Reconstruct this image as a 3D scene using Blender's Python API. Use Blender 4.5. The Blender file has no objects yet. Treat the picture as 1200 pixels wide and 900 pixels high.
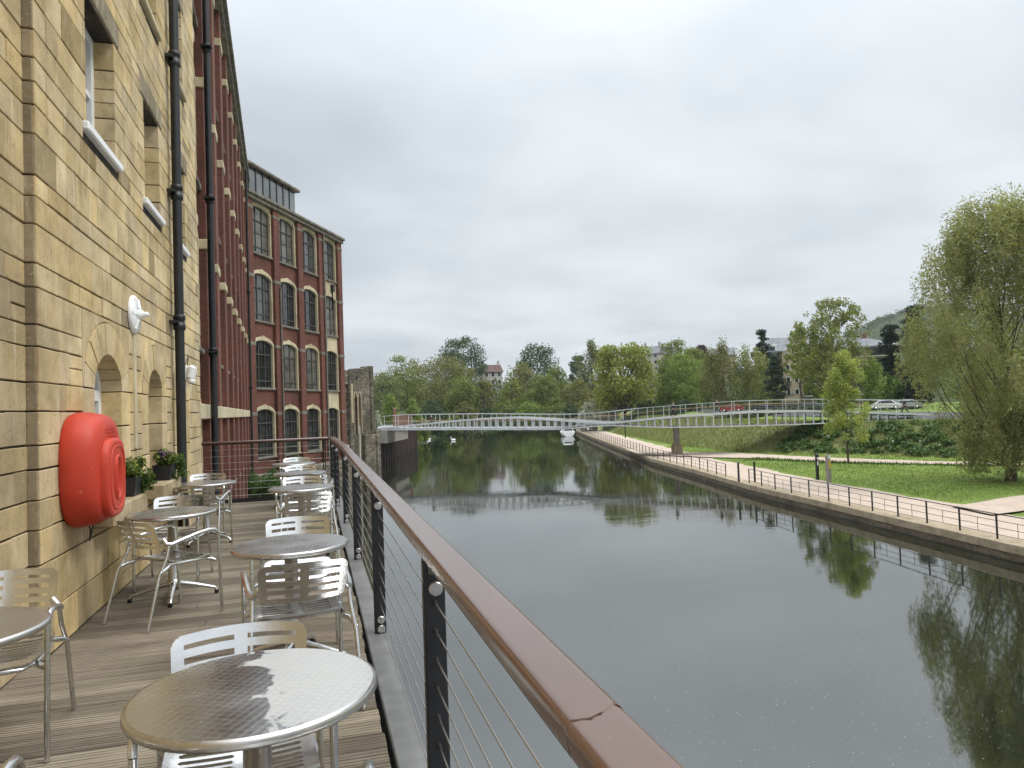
import bpy, bmesh, math, random
import numpy as np
from mathutils import Vector, Matrix
R = math.radians
random.seed(7)
scene = bpy.context.scene
col = scene.collection
PI = math.pi

# ------------------------------------------------------------------ camera (world: Y along the deck, Z = 0 at the boards)
CF, CYAW, CPITCH, CROLL, CH = 840.0, 0.271, 0.032, 0.035, 1.53
_F = Vector((math.sin(CYAW) * math.cos(CPITCH), math.cos(CYAW) * math.cos(CPITCH), math.sin(CPITCH)))
_R0 = Vector((math.cos(CYAW), -math.sin(CYAW), 0)); _U0 = _R0.cross(_F)
_U = math.cos(CROLL) * _U0 + math.sin(CROLL) * _R0
_R = math.cos(CROLL) * _R0 - math.sin(CROLL) * _U0
def at(px, py, d):                     # a measured pixel of the survey photo (1200 x 900) at a distance -> world point
    return Vector((0, 0, CH)) + (_F + _R * ((px - 600) / CF) - _U * ((py - 450) / CF)) * d
def depth_of(x, y, z=0):
    return (Vector((x, y, z)) - Vector((0, 0, CH))).dot(_F)

cam_d = bpy.data.cameras.new('camera'); cam = bpy.data.objects.new('camera', cam_d); col.objects.link(cam)
M = Matrix.Identity(4)
for i in range(3):
    M[i][0], M[i][1], M[i][2] = _R[i], _U[i], -_F[i]
M.translation = (0, 0, CH)
cam.matrix_world = M
cam_d.sensor_width = 36; cam_d.lens = CF / 1200 * 36; cam_d.clip_start = 0.05; cam_d.clip_end = 6000
scene.camera = cam

# ------------------------------------------------------------------ mesh helper
class MB:
    def __init__(s): s.v, s.f, s.m, s.s, s.t = [], [], [], [], []
    def add(s, vs, fs, mi=0, sm=False, tint=None):
        o = len(s.v); s.v.extend([tuple(v) for v in vs])
        for f in fs:
            s.f.append([o + i for i in f]); s.m.append(mi); s.s.append(sm); s.t.append(tint or (1, 1, 1))
        return s
    def box(s, x0, x1, y0, y1, z0, z1, b=0.0, mi=0, tint=None, mat=None):
        cx, cy, cz = (x0 + x1) / 2, (y0 + y1) / 2, (z0 + z1) / 2
        h = (abs(x1 - x0) / 2, abs(y1 - y0) / 2, abs(z1 - z0) / 2)
        if b <= 0:
            vs = [(cx + i * h[0], cy + j * h[1], cz + k * h[2]) for i in (-1, 1) for j in (-1, 1) for k in (-1, 1)]
            fs = [(0, 1, 3, 2), (4, 6, 7, 5), (0, 4, 5, 1), (2, 3, 7, 6), (0, 2, 6, 4), (1, 5, 7, 3)]
        else:
            b = min(b, min(h) * .95); vs = []; idx = {}
            for i in (-1, 1):
                for j in (-1, 1):
                    for k in (-1, 1):
                        for ax in range(3):
                            p = [i * (h[0] - b), j * (h[1] - b), k * (h[2] - b)]
                            sg = (i, j, k)[ax]; p[ax] = sg * h[ax]
                            idx[(i, j, k, ax)] = len(vs); vs.append((cx + p[0], cy + p[1], cz + p[2]))
            fs = []
            S = (-1, 1)
            for ax in range(3):
                o1, o2 = [a for a in range(3) if a != ax]
                for sg in S:
                    q = []
                    for (a, c) in ((-1, -1), (1, -1), (1, 1), (-1, 1)):
                        t = [0, 0, 0]; t[ax] = sg; t[o1] = a; t[o2] = c; q.append(idx[(*t, ax)])
                    fs.append(q)
                for a in S:
                    for c in S:
                        t = [0, 0, 0]; t[o1] = a; t[o2] = c
                        t0 = t[:]; t0[ax] = -1; t1 = t[:]; t1[ax] = 1
                        fs.append([idx[(*t0, o1)], idx[(*t1, o1)], idx[(*t1, o2)], idx[(*t0, o2)]])
            for i in S:
                for j in S:
                    for k in S: fs.append([idx[(i, j, k, a)] for a in range(3)])
        if mat is not None: vs = [tuple(mat @ Vector(v)) for v in vs]
        return s.add(vs, fs, mi, False, tint)
    def tube(s, pts, r, n=8, mi=0, closed=False, flat=1.0, sm=True, tint=None):
        P = [Vector(p) for p in pts]; m = len(P)
        rr = r if isinstance(r, (list, tuple)) else [r] * m
        up = None; vs = []
        for i in range(m):
            if closed: t = P[(i + 1) % m] - P[i - 1]
            else: t = P[min(i + 1, m - 1)] - P[max(i - 1, 0)]
            if t.length < 1e-9: t = Vector((0, 0, 1))
            t.normalize()
            if up is None:
                up = Vector((0, 0, 1)) if abs(t.z) < .9 else Vector((0, 1, 0))
            a = t.cross(up)
            if a.length < 1e-6: a = t.orthogonal()
            a.normalize(); b = a.cross(t); up = b
            for k in range(n):
                an = 2 * PI * k / n
                vs.append(P[i] + a * (math.cos(an) * rr[i]) + b * (math.sin(an) * rr[i] * flat))
        fs = []
        for i in range(m if closed else m - 1):
            j = (i + 1) % m
            for k in range(n):
                k2 = (k + 1) % n
                fs.append((i * n + k, i * n + k2, j * n + k2, j * n + k))
        s.add(vs, fs, mi, sm, tint)
        if not closed:
            s.add(vs[:n], [list(range(n))[::-1]], mi, False, tint); s.add(vs[-n:], [list(range(n))], mi, False, tint)
        return s
    def bar(s, p0, p1, w, h, mi=0, up=(0, 0, 1), b=0.0, tint=None):
        p0, p1 = Vector(p0), Vector(p1); d = p1 - p0; L = d.length; d.normalize()
        u = Vector(up); a = d.cross(u)
        if a.length < 1e-5: a = d.orthogonal()
        a.normalize(); u = a.cross(d)
        m = Matrix((( d.x, a.x, u.x, p0.x), (d.y, a.y, u.y, p0.y), (d.z, a.z, u.z, p0.z), (0, 0, 0, 1)))
        return s.box(0, L, -w / 2, w / 2, -h / 2, h / 2, b, mi, tint, m)
    def lathe(s, prof, n=24, mat=None, mi=0, sm=True):
        mat = mat or Matrix.Identity(4); vs = []; fs = []
        for (r, z) in prof:
            for k in range(n):
                a = 2 * PI * k / n; vs.append(mat @ Vector((r * math.cos(a), r * math.sin(a), z)))
        for i in range(len(prof) - 1):
            for k in range(n):
                k2 = (k + 1) % n; fs.append((i * n + k, i * n + k2, (i + 1) * n + k2, (i + 1) * n + k))
        s.add(vs, fs, mi, sm)
        if prof[0][0] > 1e-6: s.add(vs[:n], [list(range(n))[::-1]], mi, False)
        if prof[-1][0] > 1e-6: s.add(vs[-n:], [list(range(n))], mi, False)
        return s
    def prism(s, poly, fn0, fn1, mi=0, sm=False, tint=None):
        """poly: list of 2d points; fn0 / fn1 map one to the front / back 3d point"""
        n = len(poly); a = [fn0(*p) for p in poly]; b = [fn1(*p) for p in poly]
        fs = [list(range(n)), list(range(2 * n - 1, n - 1, -1))] + [(i, n + i, n + (i + 1) % n, (i + 1) % n) for i in range(n)]
        return s.add(a + b, fs, mi, sm, tint)
    def build(s, name, mats, parent=None, loc=None, rot=None, tint=False, recalc=True, auto=None):
        me = bpy.data.meshes.new(name)
        me.from_pydata(s.v, [], s.f)
        if not isinstance(mats, (list, tuple)): mats = [mats]
        for m in mats: me.materials.append(m)
        me.polygons.foreach_set('material_index', s.m)
        me.polygons.foreach_set('use_smooth', s.s)
        if tint:
            at_ = me.attributes.new('tint', 'FLOAT_COLOR', 'FACE')
            at_.data.foreach_set('color', np.array([(*t, 1.0) for t in s.t], 'f').ravel())
        me.update()
        if recalc and len(s.f) < 60000:
            bm = bmesh.new(); bm.from_mesh(me)
            bmesh.ops.remove_doubles(bm, verts=bm.verts, dist=1e-6) if auto else None
            bmesh.ops.recalc_face_normals(bm, faces=bm.faces); bm.to_mesh(me); bm.free()
        return link(name, me, parent, loc, rot)

def link(name, data, parent=None, loc=None, rot=None):
    o = bpy.data.objects.new(name, data); col.objects.link(o)
    if parent is not None: o.parent = parent
    if loc is not None: o.location = loc
    if rot is not None: o.rotation_euler = rot
    return o
def empty(name, loc=(0, 0, 0), rz=0.0):
    o = link(name, None, None, loc, (0, 0, rz)); o.empty_display_size = .2; return o
def tag(o, label=None, cat=None, group=None, kind=None):
    if label: o['label'] = label
    if cat: o['category'] = cat
    if group: o['group'] = group
    if kind: o['kind'] = kind
    return o
def structure(o): o['kind'] = 'structure'; return o
def copy_tree(o, parent=None):
    c = o.copy(); col.objects.link(c)
    if parent is not None: c.parent = parent
    for ch in [x for x in o.children]: copy_tree(ch, c)
    return c
def quads_mesh(name, V, quads, mats, midx=None, smooth=False):
    """V (n,3) float array, quads (m,4) int array -> mesh, fast"""
    me = bpy.data.meshes.new(name); n, m = len(V), len(quads); k = quads.shape[1]
    me.vertices.add(n); me.vertices.foreach_set('co', np.asarray(V, 'f').ravel())
    me.loops.add(m * k); me.loops.foreach_set('vertex_index', np.asarray(quads, 'i').ravel())
    me.polygons.add(m); me.polygons.foreach_set('loop_start', np.arange(0, m * k, k, dtype='i'))
    for mt in (mats if isinstance(mats, (list, tuple)) else [mats]): me.materials.append(mt)
    if midx is not None: me.polygons.foreach_set('material_index', np.asarray(midx, 'i'))
    me.polygons.foreach_set('use_smooth', np.full(m, smooth))
    me.update(calc_edges=True)
    return me

# ------------------------------------------------------------------ materials
class NT:
    def __init__(s, name):
        s.mat = bpy.data.materials.new(name); s.mat.use_nodes = True; s.nt = s.mat.node_tree
        s.nt.nodes.clear()
        s.out = s.n('ShaderNodeOutputMaterial'); s.b = s.n('ShaderNodeBsdfPrincipled')
        s.l(s.b.outputs[0], s.out.inputs[0])
    def n(s, t, **kw):
        x = s.nt.nodes.new(t)
        for k, v in kw.items(): setattr(x, k, v)
        return x
    def l(s, a, b): s.nt.links.new(a, b)
    def set(s, x, i, v):
        if hasattr(v, 'is_linked') or isinstance(v, bpy.types.NodeSocket): s.l(v, x.inputs[i])
        else: x.inputs[i].default_value = v
    def coord(s, scale=(1, 1, 1), out='Object'):
        t = s.n('ShaderNodeTexCoord'); m = s.n('ShaderNodeMapping'); m.inputs['Scale'].default_value = scale
        s.l(t.outputs[out], m.inputs[0]); return m.outputs[0]
    def noise(s, scale=1, detail=4, rough=.55, sc=(1, 1, 1), vec=None, dist=0.0):
        x = s.n('ShaderNodeTexNoise'); x.inputs['Scale'].default_value = scale; x.inputs['Detail'].default_value = detail
        x.inputs['Roughness'].default_value = rough; x.inputs['Distortion'].default_value = dist
        s.l(vec if vec is not None else s.coord(sc), x.inputs['Vector']); return x.outputs['Fac']
    def ramp(s, fac, stops):
        x = s.n('ShaderNodeValToRGB'); e = x.color_ramp.elements
        while len(e) > 1: e.remove(e[-1])
        for i, (p, c) in enumerate(stops):
            k = e[0] if i == 0 else e.new(p)
            k.position = p; k.color = (*c, 1) if isinstance(c, (tuple, list)) else (c, c, c, 1)
        s.set(x, 0, fac); return x.outputs[0]
    def mix(s, fac, a, b, mode='MIX'):
        x = s.n('ShaderNodeMix'); x.data_type = 'RGBA'; x.blend_type = mode
        s.set(x, 0, fac)
        for i, v in ((6, a), (7, b)):
            if isinstance(v, (tuple, list)): x.inputs[i].default_value = (*v[:3], 1)
            elif isinstance(v, (int, float)): x.inputs[i].default_value = (v, v, v, 1)
            else: s.l(v, x.inputs[i])
        return x.outputs[2]
    def math(s, op, a, b=0.0, clamp=False):
        x = s.n('ShaderNodeMath', operation=op); x.use_clamp = clamp; s.set(x, 0, a); s.set(x, 1, b); return x.outputs[0]
    def attr(s, name='tint'):
        x = s.n('ShaderNodeAttribute'); x.attribute_name = name; return x.outputs['Color']
    def bump(s, h, strength=.5, dist=.01, prev=None):
        x = s.n('ShaderNodeBump'); x.inputs['Strength'].default_value = strength; x.inputs['Distance'].default_value = dist
        s.l(h, x.inputs['Height'])
        if prev is not None: s.l(prev, x.inputs['Normal'])
        return x.outputs[0]
    def fin(s, color=None, rough=.6, metal=0.0, normal=None, spec=None, **kw):
        if color is not None:
            if isinstance(color, (tuple, list)): s.b.inputs['Base Color'].default_value = (*color[:3], 1)
            else: s.l(color, s.b.inputs['Base Color'])
        s.set(s.b, 'Roughness', rough); s.set(s.b, 'Metallic', metal)
        if normal is not None: s.l(normal, s.b.inputs['Normal'])
        if spec is not None: s.set(s.b, 'Specular IOR Level', spec)
        for k, v in kw.items(): s.set(s.b, k.replace('_', ' '), v)
        return s.mat

def simple(name, c, rough=.6, metal=0.0, var=.15, scale=6.0, bump=0.0, **kw):
    t = NT(name); n = t.noise(scale, 4)
    lo = tuple(x * (1 - var) for x in c); hi = tuple(min(1, x * (1 + var)) for x in c)
    colr = t.ramp(n, [(.3, lo), (.7, hi)])
    nm = t.bump(t.noise(scale * 5, 3), .4, bump) if bump else None
    return t.fin(colr, rough, metal, nm, **kw)

MT = {}
# ashlar: each block has its own tone in 'tint'; soot, mottling and pitting are on top
t = NT('ashlar')
base = t.attr()
n1 = t.noise(2.3, 6, .65); n2 = t.noise(.55, 4, .6, (1, 1, .45)); n3 = t.noise(26, 4, .7); n4 = t.noise(7, 4, .6, (1, 1, .35))
c = t.mix(t.ramp(n1, [(.35, 0.0), (.68, 1.0)]), t.mix(1.0, base, (.70, .66, .58), 'MULTIPLY'), t.mix(1.0, base, (1.16, 1.14, 1.10), 'MULTIPLY'))
c = t.mix(t.ramp(n4, [(.55, 0.0), (.8, .45)]), c, (.60, .52, .36))
c = t.mix(t.ramp(n2, [(.56, 0.0), (.72, .40)]), c, (.17, .13, .085))
c = t.mix(t.ramp(n3, [(.28, .6), (.42, 0.0)]), c, (.16, .115, .065))
n5 = t.noise(5, 5, .7, (1, 2.6, .22)); n6 = t.noise(38, 4, .75)
c = t.mix(t.ramp(n5, [(.56, 0.0), (.72, .5)]), c, (.66, .58, .42))
c = t.mix(t.ramp(n5, [(.28, .55), (.42, 0.0)]), c, (.20, .155, .095))
c = t.mix(t.ramp(n6, [(.60, 0.0), (.72, .5)]), c, (.72, .64, .48))
b = t.bump(n3, .6, .008); b = t.bump(n1, .7, .016, b)
MT['ashlar'] = t.fin(c, .9, 0, b, .25)
tm = NT('mortar'); MT['mortar'] = tm.fin(tm.ramp(tm.noise(2.2, 5, .7), [(.42, (.018, .015, .012)), (.62, (.07, .055, .038)), (.72, (.34, .28, .2))]), .95)
t = NT('rough_stone')
mp_ = t.coord((1, 1, 1.7)); vo = t.n('ShaderNodeTexVoronoi'); vo.inputs['Scale'].default_value = 2.6; t.l(mp_, vo.inputs['Vector'])
ve = t.n('ShaderNodeTexVoronoi'); ve.feature = 'DISTANCE_TO_EDGE'; ve.inputs['Scale'].default_value = 2.6; t.l(mp_, ve.inputs['Vector'])
sp_ = t.n('ShaderNodeSeparateColor'); t.l(vo.outputs['Color'], sp_.inputs[0])
n1 = t.noise(.45, 5, .7); n2 = t.noise(3.5, 5, .7)
c = t.ramp(sp_.outputs[0], [(.0, (.075, .062, .042)), (.5, (.16, .135, .095)), (1, (.27, .235, .17))])
c = t.mix(t.ramp(ve.outputs['Distance'], [(.02, .8), (.09, 0.0)]), c, (.035, .03, .022))
c = t.mix(t.ramp(n1, [(.42, 0.0), (.6, .75)]), c, (.045, .040, .028))
c = t.mix(t.ramp(n2, [(.5, 0.0), (.75, .5)]), c, (.30, .27, .2))
MT['rough_stone'] = t.fin(c, .95, 0, t.bump(n2, .8, .06, t.bump(ve.outputs['Distance'], .6, .1)))
def brick_mat(name, c1, c2, mo):
    t = NT(name)
    cc = t.n('ShaderNodeTexCoord'); sep = t.n('ShaderNodeSeparateXYZ'); t.l(cc.outputs['Object'], sep.inputs[0])
    cmb = t.n('ShaderNodeCombineXYZ'); t.l(t.math('ADD', sep.outputs[0], sep.outputs[1]), cmb.inputs[0]); t.l(sep.outputs[2], cmb.inputs[1])
    br = t.n('ShaderNodeTexBrick'); t.l(cmb.outputs[0], br.inputs['Vector']); br.inputs['Scale'].default_value = 1
    br.inputs['Brick Width'].default_value = .23; br.inputs['Row Height'].default_value = .077; br.inputs['Mortar Size'].default_value = .006
    br.inputs['Color1'].default_value = (*c1, 1); br.inputs['Color2'].default_value = (*c2, 1); br.inputs['Mortar'].default_value = (*mo, 1)
    n1 = t.noise(.6, 5, .65, (1, 1, .4)); n2 = t.noise(4, 4)
    c = t.mix(t.ramp(n1, [(.38, 0.0), (.7, 1.0)]), br.outputs[0], t.mix(1.0, br.outputs[0], (.50, .46, .46), 'MULTIPLY'))
    c = t.mix(t.ramp(t.noise(1.6, 5, .7, (1, 1, .25)), [(.58, 0.0), (.74, .5)]), c, (.21, .115, .085))
    c = t.mix(t.ramp(n2, [(.64, 0.0), (.85, .5)]), c, (.30, .20, .17))
    return t.fin(c, .85, 0, t.bump(br.outputs['Fac'], -.3, .006))
MT['brick'] = brick_mat('red_brick', (.178, .056, .034), (.122, .040, .026), (.125, .08, .06))
MT['brick2'] = brick_mat('garden_brick', (.24, .12, .08), (.19, .09, .06), (.25, .2, .16))
t = NT('cream_stone')
n1 = t.noise(1.2, 5, .65, (1, 1, .5)); n2 = t.noise(9, 4)
c = t.ramp(n1, [(.3, (.32, .27, .165)), (.55, (.52, .45, .295)), (.8, (.58, .52, .37))])
c = t.mix(t.ramp(n2, [(.6, 0.0), (.8, .35)]), c, (.14, .115, .075))
MT['cream'] = t.fin(c, .88, 0, t.bump(n2, .4, .01))
MT['greystone'] = simple('weathered_stone', (.16, .145, .115), .9, 0, .45, 3, .02)
t = NT('deck_board')
base = t.attr()
g = t.noise(1, 6, .7, (2.2, 45, 8)); g2 = t.noise(1.1, 4, .6); g3 = t.noise(3, 4, .6, (1, 6, 1))
c = t.mix(t.ramp(g, [(.3, 0.0), (.7, 1.0)]), t.mix(1.0, base, (.62, .58, .54), 'MULTIPLY'), t.mix(1.0, base, (1.3, 1.28, 1.25), 'MULTIPLY'))
c = t.mix(t.ramp(g2, [(.50, 0.0), (.70, .5)]), c, (.10, .098, .052))
c = t.mix(t.ramp(g3, [(.6, 0.0), (.8, .5)]), c, (.075, .052, .035))
sp = t.n('ShaderNodeSeparateXYZ'); tc = t.n('ShaderNodeTexCoord'); t.l(tc.outputs['Object'], sp.inputs[0])
sn = t.math('SINE', t.math('MULTIPLY', sp.outputs[1], 2 * PI / .0296))
gro = t.ramp(t.math('MULTIPLY_ADD', sn, .5), [(0, 0.0), (1, 1.0)])
x = [q for q in t.nt.nodes if q.type == 'MATH' and q.operation == 'MULTIPLY_ADD'][0]; x.inputs[2].default_value = .5
g5 = t.noise(1, 5, .7, (.9, 14, 1)); c = t.mix(t.math('MULTIPLY', t.ramp(gro, [(0, 1.0), (.33, 0.0)]), t.ramp(g5, [(.35, .25), (.6, 1.0)])), c, (.028, .022, .016))
c = t.mix(t.ramp(t.noise(.9, 5, .65, (1, 2.5, 1)), [(.5, 0.0), (.72, .55)]), c, (.085, .068, .05))
c = t.mix(t.ramp(t.noise(42, 3, .7), [(.68, 0.0), (.74, .5)]), c, (.42, .38, .31))
MT['deck'] = t.fin(c, .82, 0, t.bump(g, .35, .003, t.bump(gro, 1.0, .006)), .25)
def metal(name, c, rough, var=.08, bumps=None, dirt=.0):
    t = NT(name); n = t.noise(9, 4); n2 = t.noise(2.5, 5)
    cc = t.mix(t.ramp(n2, [(.45, 0.0), (.8, dirt)]), t.ramp(n, [(.3, tuple(x * .93 for x in c)), (.7, c)]), (.25, .22, .18))
    rr = t.ramp(n, [(.3, rough - var), (.7, rough + var)])
    nm = t.bump(t.noise(bumps[0], 3), bumps[1], bumps[2]) if bumps else None
    return t.fin(cc, rr, 1.0, nm)
MT['alu'] = metal('polished_aluminium', (.70, .70, .70), .25, .07, (14, .25, .004), .25)
MT['steel'] = metal('brushed_steel', (.62, .60, .58), .30, .08, None, .35)
# engine-turned table top: small overlapping polished swirls on a slightly uneven sheet
def table_steel(name, painted_sky):
    t = NT(name)
    tc = t.n('ShaderNodeTexCoord'); vr = t.n('ShaderNodeTexVoronoi'); vr.inputs['Scale'].default_value = 40; vr.inputs['Randomness'].default_value = .12
    mp = t.n('ShaderNodeMapping'); mp.inputs['Rotation'].default_value = (0, 0, R(38)); t.l(tc.outputs['Object'], mp.inputs[0]); t.l(mp.outputs[0], vr.inputs['Vector'])
    n1 = t.noise(3.2, 4, .6); n2 = t.noise(1.7, 3); n3 = t.noise(60, 3); n4 = t.noise(9, 4, .6, (1, 1, 1), None, 1.5)
    rr = t.math('ADD', t.ramp(n1, [(.35, .09), (.7, .22)]), t.math('MULTIPLY', vr.outputs['Distance'], .16))
    nm = t.bump(n2, .18, .012, t.bump(vr.outputs['Distance'], .07, .006))
    cc = t.mix(t.ramp(n1, [(.6, 0.0), (.8, .5)]), (.62, .615, .605), (.44, .42, .40))
    cc = t.mix(t.ramp(n4, [(.62, 0.0), (.66, .35), (.72, 0.0)]), cc, (.80, .79, .77))
    cc = t.mix(t.ramp(n3, [(.70, 0.0), (.77, .45)]), cc, (.2, .18, .15))
    me = 1.0
    if not painted_sky: rr = t.math('ADD', rr, .09)
    if painted_sky:                                  # one side painted pale and duller, standing in for the sky's reflection
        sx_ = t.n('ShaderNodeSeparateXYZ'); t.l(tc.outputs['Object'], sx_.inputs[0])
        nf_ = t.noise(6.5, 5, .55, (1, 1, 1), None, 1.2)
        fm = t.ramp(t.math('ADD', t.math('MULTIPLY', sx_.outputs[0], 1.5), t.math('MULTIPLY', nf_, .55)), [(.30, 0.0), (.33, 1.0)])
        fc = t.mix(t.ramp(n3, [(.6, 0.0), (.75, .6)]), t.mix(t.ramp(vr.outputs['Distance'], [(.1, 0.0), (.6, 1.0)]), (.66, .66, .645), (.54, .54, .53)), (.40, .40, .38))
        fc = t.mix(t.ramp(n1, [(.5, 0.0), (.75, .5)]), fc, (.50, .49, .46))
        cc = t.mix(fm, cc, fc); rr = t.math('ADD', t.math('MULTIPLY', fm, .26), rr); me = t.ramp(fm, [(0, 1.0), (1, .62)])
    return t.fin(cc, rr, me, nm)
MT['top'] = table_steel('swirled_table_steel', False); MT['top_painted_sky'] = table_steel('painted_sky_table_steel', True)
MT['black'] = simple('black_paint', (.011, .012, .015), .38, 0, .4, 7)
MT['iron'] = simple('black_iron_pipe', (.010, .010, .011), .45, 0, .5, 5, .004)
MT['rubber'] = simple('black_rubber', (.012, .012, .012), .7)
MT['galv'] = simple('galvanised_steel', (.20, .20, .195), .5, .35, .25, 4)
MT['cable'] = simple('stainless_cable', (.55, .54, .52), .3, 1.0)
t = NT('brown_rail_coat')
n1 = t.noise(1.3, 5, .6); n2 = t.noise(70, 3); n3 = t.noise(8, 5, .7)
c = t.ramp(n1, [(.3, (.085, .038, .023)), (.7, (.125, .062, .042))])
c = t.mix(t.ramp(n3, [(.62, 0.0), (.8, .35)]), c, (.26, .19, .155))
c = t.mix(t.ramp(n2, [(.72, 0.0), (.78, .5)]), c, (.45, .40, .36))
c = t.mix(t.ramp(t.noise(1, 4, .7, (70, 1.6, 30)), [(.66, 0.0), (.74, .35)]), c, (.32, .25, .21))
c = t.mix(t.ramp(t.noise(3.1, 5, .7), [(.60, 0.0), (.75, .45)]), c, (.045, .022, .015))
MT['rail'] = t.fin(c, t.ramp(n1, [(.3, .20), (.7, .32)]), 0, t.bump(n1, .12, .01), .75, Coat_Weight=.55, Coat_Roughness=.20)
MT['crack'] = simple('crack_dark', (.012, .008, .006), .95)
MT['white'] = simple('white_paint', (.74, .74, .73), .45, 0, .06, 3)
MT['greyframe'] = simple('grey_window_frame', (.065, .062, .06), .5)
t = NT('dark_glass'); n = t.noise(.8, 2)
MT['glass'] = t.fin(t.ramp(n, [(.3, (.008, .009, .010)), (.7, (.03, .033, .036))]), .06, 0, t.bump(n, .1, .02), .7)
MT['glass2'] = simple('blind_behind_glass', (.07, .072, .072), .08, 0, .5, .8, 0, Specular_IOR_Level=.7)
MT['glass3'] = simple('pale_room_glass', (.12, .115, .10), .08, 0, .7, 1.1, 0, Specular_IOR_Level=.7)
MT['pane_grey'] = simple('dusty_glass', (.16, .17, .18), .12, 0, .3, .5)
t = NT('red_housing')
n1 = t.noise(3, 5, .65, (1, 1, .5)); n2 = t.noise(17, 5, .7)
c = t.ramp(n1, [(.3, (.40, .030, .014)), (.7, (.53, .050, .022))])
c = t.mix(t.ramp(n2, [(.66, 0.0), (.76, .55)]), c, (.62, .27, .20))
MT['red'] = t.fin(c, t.ramp(n1, [(.3, .42), (.7, .58)]), 0, t.bump(n1, .1, .01), .4)
# water: murky, mirror-like, a few lazy ripples
t = NT('river_water')
w1 = t.noise(1.0, 3, .55, (.30, .85, 1), None, .3); w2 = t.noise(3.2, 3, .5, (.35, 1, 1)); w3 = t.noise(.09, 2, .5)
hgt = t.math('ADD', t.math('MULTIPLY', w1, 1.0), t.math('MULTIPLY', w2, .35))
hgt = t.math('MULTIPLY', hgt, t.ramp(w3, [(.40, .18), (.60, 1.0)]))
nm = t.bump(hgt, .125, .05)
MT['water'] = t.fin(t.ramp(w3, [(.3, (.010, .012, .007)), (.7, (.016, .018, .011))]), .035, 0, nm, None, IOR=2.9)
def grass_mat(name, a, b2, c2, sc=1.0):
    t = NT(name); n1 = t.noise(.35 * sc, 5, .65); n2 = t.noise(7 * sc, 4, .7); n3 = t.noise(1.6 * sc, 4, .65)
    c = t.ramp(n1, [(.3, a), (.52, b2), (.72, c2)])
    c = t.mix(t.ramp(n3, [(.45, 0.0), (.75, .6)]), c, tuple(x * .55 for x in a))
    c = t.mix(t.ramp(n2, [(.3, .6), (.6, 0.0)]), c, tuple(x * .45 for x in b2))
    return t.fin(c, .9, 0, t.bump(n2, 1.0, .08), .2)
MT['lawn'] = grass_mat('lawn', (.115, .175, .034), (.175, .240, .052), (.230, .270, .075))
MT['bank'] = grass_mat('rough_bank', (.120, .150, .045), (.180, .185, .072), (.245, .225, .115))
MT['wild'] = grass_mat('wild_ground', (.026, .042, .012), (.042, .060, .018), (.060, .072, .026), .5)
t = NT('gravel_path'); n1 = t.noise(1.1, 5, .65); n2 = t.noise(45, 3, .7)
c = t.ramp(n1, [(.3, (.40, .315, .255)), (.7, (.50, .41, .335))]); c = t.mix(t.ramp(n2, [(.25, .5), (.6, 0.0)]), c, (.26, .2, .16))
MT['path'] = t.fin(c, .95, 0, t.bump(n2, .5, .02), .1)
t = NT('coping_concrete'); n1 = t.noise(1.6, 5, .7, (1, 1, .35)); n2 = t.noise(14, 4, .7)
c = t.ramp(n1, [(.32, (.22, .175, .115)), (.55, (.35, .285, .20)), (.8, (.42, .355, .265))]); c = t.mix(t.ramp(n2, [(.28, .5), (.5, 0.0)]), c, (.12, .095, .06))
MT['coping'] = t.fin(c, .92, 0, t.bump(n2, .5, .02), .2)
t = NT('wet_quay'); n1 = t.noise(.8, 5, .7, (1, 1, 2)); n2 = t.noise(6, 4)
c = t.ramp(n1, [(.3, (.10, .075, .045)), (.7, (.21, .165, .11))]); c = t.mix(t.ramp(n2, [(.35, .6), (.6, 0.0)]), c, (.05, .045, .028))
MT['quay'] = t.fin(c, .85, 0, t.bump(n2, .6, .04))
MT['slime'] = simple('wet_stone', (.035, .033, .022), .5, 0, .4, 4)
MT['concrete'] = simple('concrete', (.25, .23, .20), .85, 0, .25, 1.5, .01)
t = NT('rusty_sheet'); n1 = t.noise(1.1, 5, .7, (1, 1, .15)); n2 = t.noise(5, 4)
c = t.ramp(n1, [(.35, (.010, .006, .005)), (.6, (.032, .015, .011)), (.85, (.11, .055, .033))])
MT['rust'] = t.fin(c, .8, .1, t.bump(n2, .4, .02))
MT['bridge'] = simple('bridge_steel', (.54, .55, .55), .45, 0, .08, 1.2)
MT['deckgrey'] = simple('bridge_deck', (.28, .28, .27), .8)
MT['wood'] = simple('oak_handrail', (.40, .275, .17), .6, 0, .2, 2)
MT['slate'] = simple('slate_roof', (.135, .14, .15), .65, 0, .3, 1.2)
MT['tile'] = simple('red_tile', (.085, .045, .038), .8, 0, .35, 1.5)
MT['render'] = simple('pale_render', (.46, .43, .38), .85, 0, .15, .6)
MT['bath'] = simple('honey_stone', (.34, .275, .185), .9, 0, .22, .8)
MT['asphalt'] = simple('asphalt', (.055, .055, .055), .9)
MT['skin'] = simple('skin', (.45, .28, .2), .6)
MT['dark_cloth'] = simple('dark_cloth', (.018, .019, .024), .9)
MT['swan'] = simple('white_feathers', (.78, .78, .76), .7, 0, .05)
MT['beak'] = simple('orange_beak', (.5, .16, .03), .5)
MT['carwhite'] = simple('white_car_paint', (.68, .69, .70), .2, 0, .03, 1, 0, Coat_Weight=.6)
MT['carsilver'] = simple('silver_car_paint', (.38, .40, .42), .25, .4, .03, 1)
MT['carred'] = simple('red_car_paint', (.30, .035, .03), .25, 0, .05, 1)
MT['carblue'] = simple('blue_car_paint', (.12, .22, .34), .25, 0, .05, 1)
MT['cardark'] = simple('dark_car_paint', (.03, .032, .036), .25, 0, .05, 1)
MT['bark'] = simple('bark', (.075, .058, .042), .95, 0, .4, 5, .03)
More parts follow.
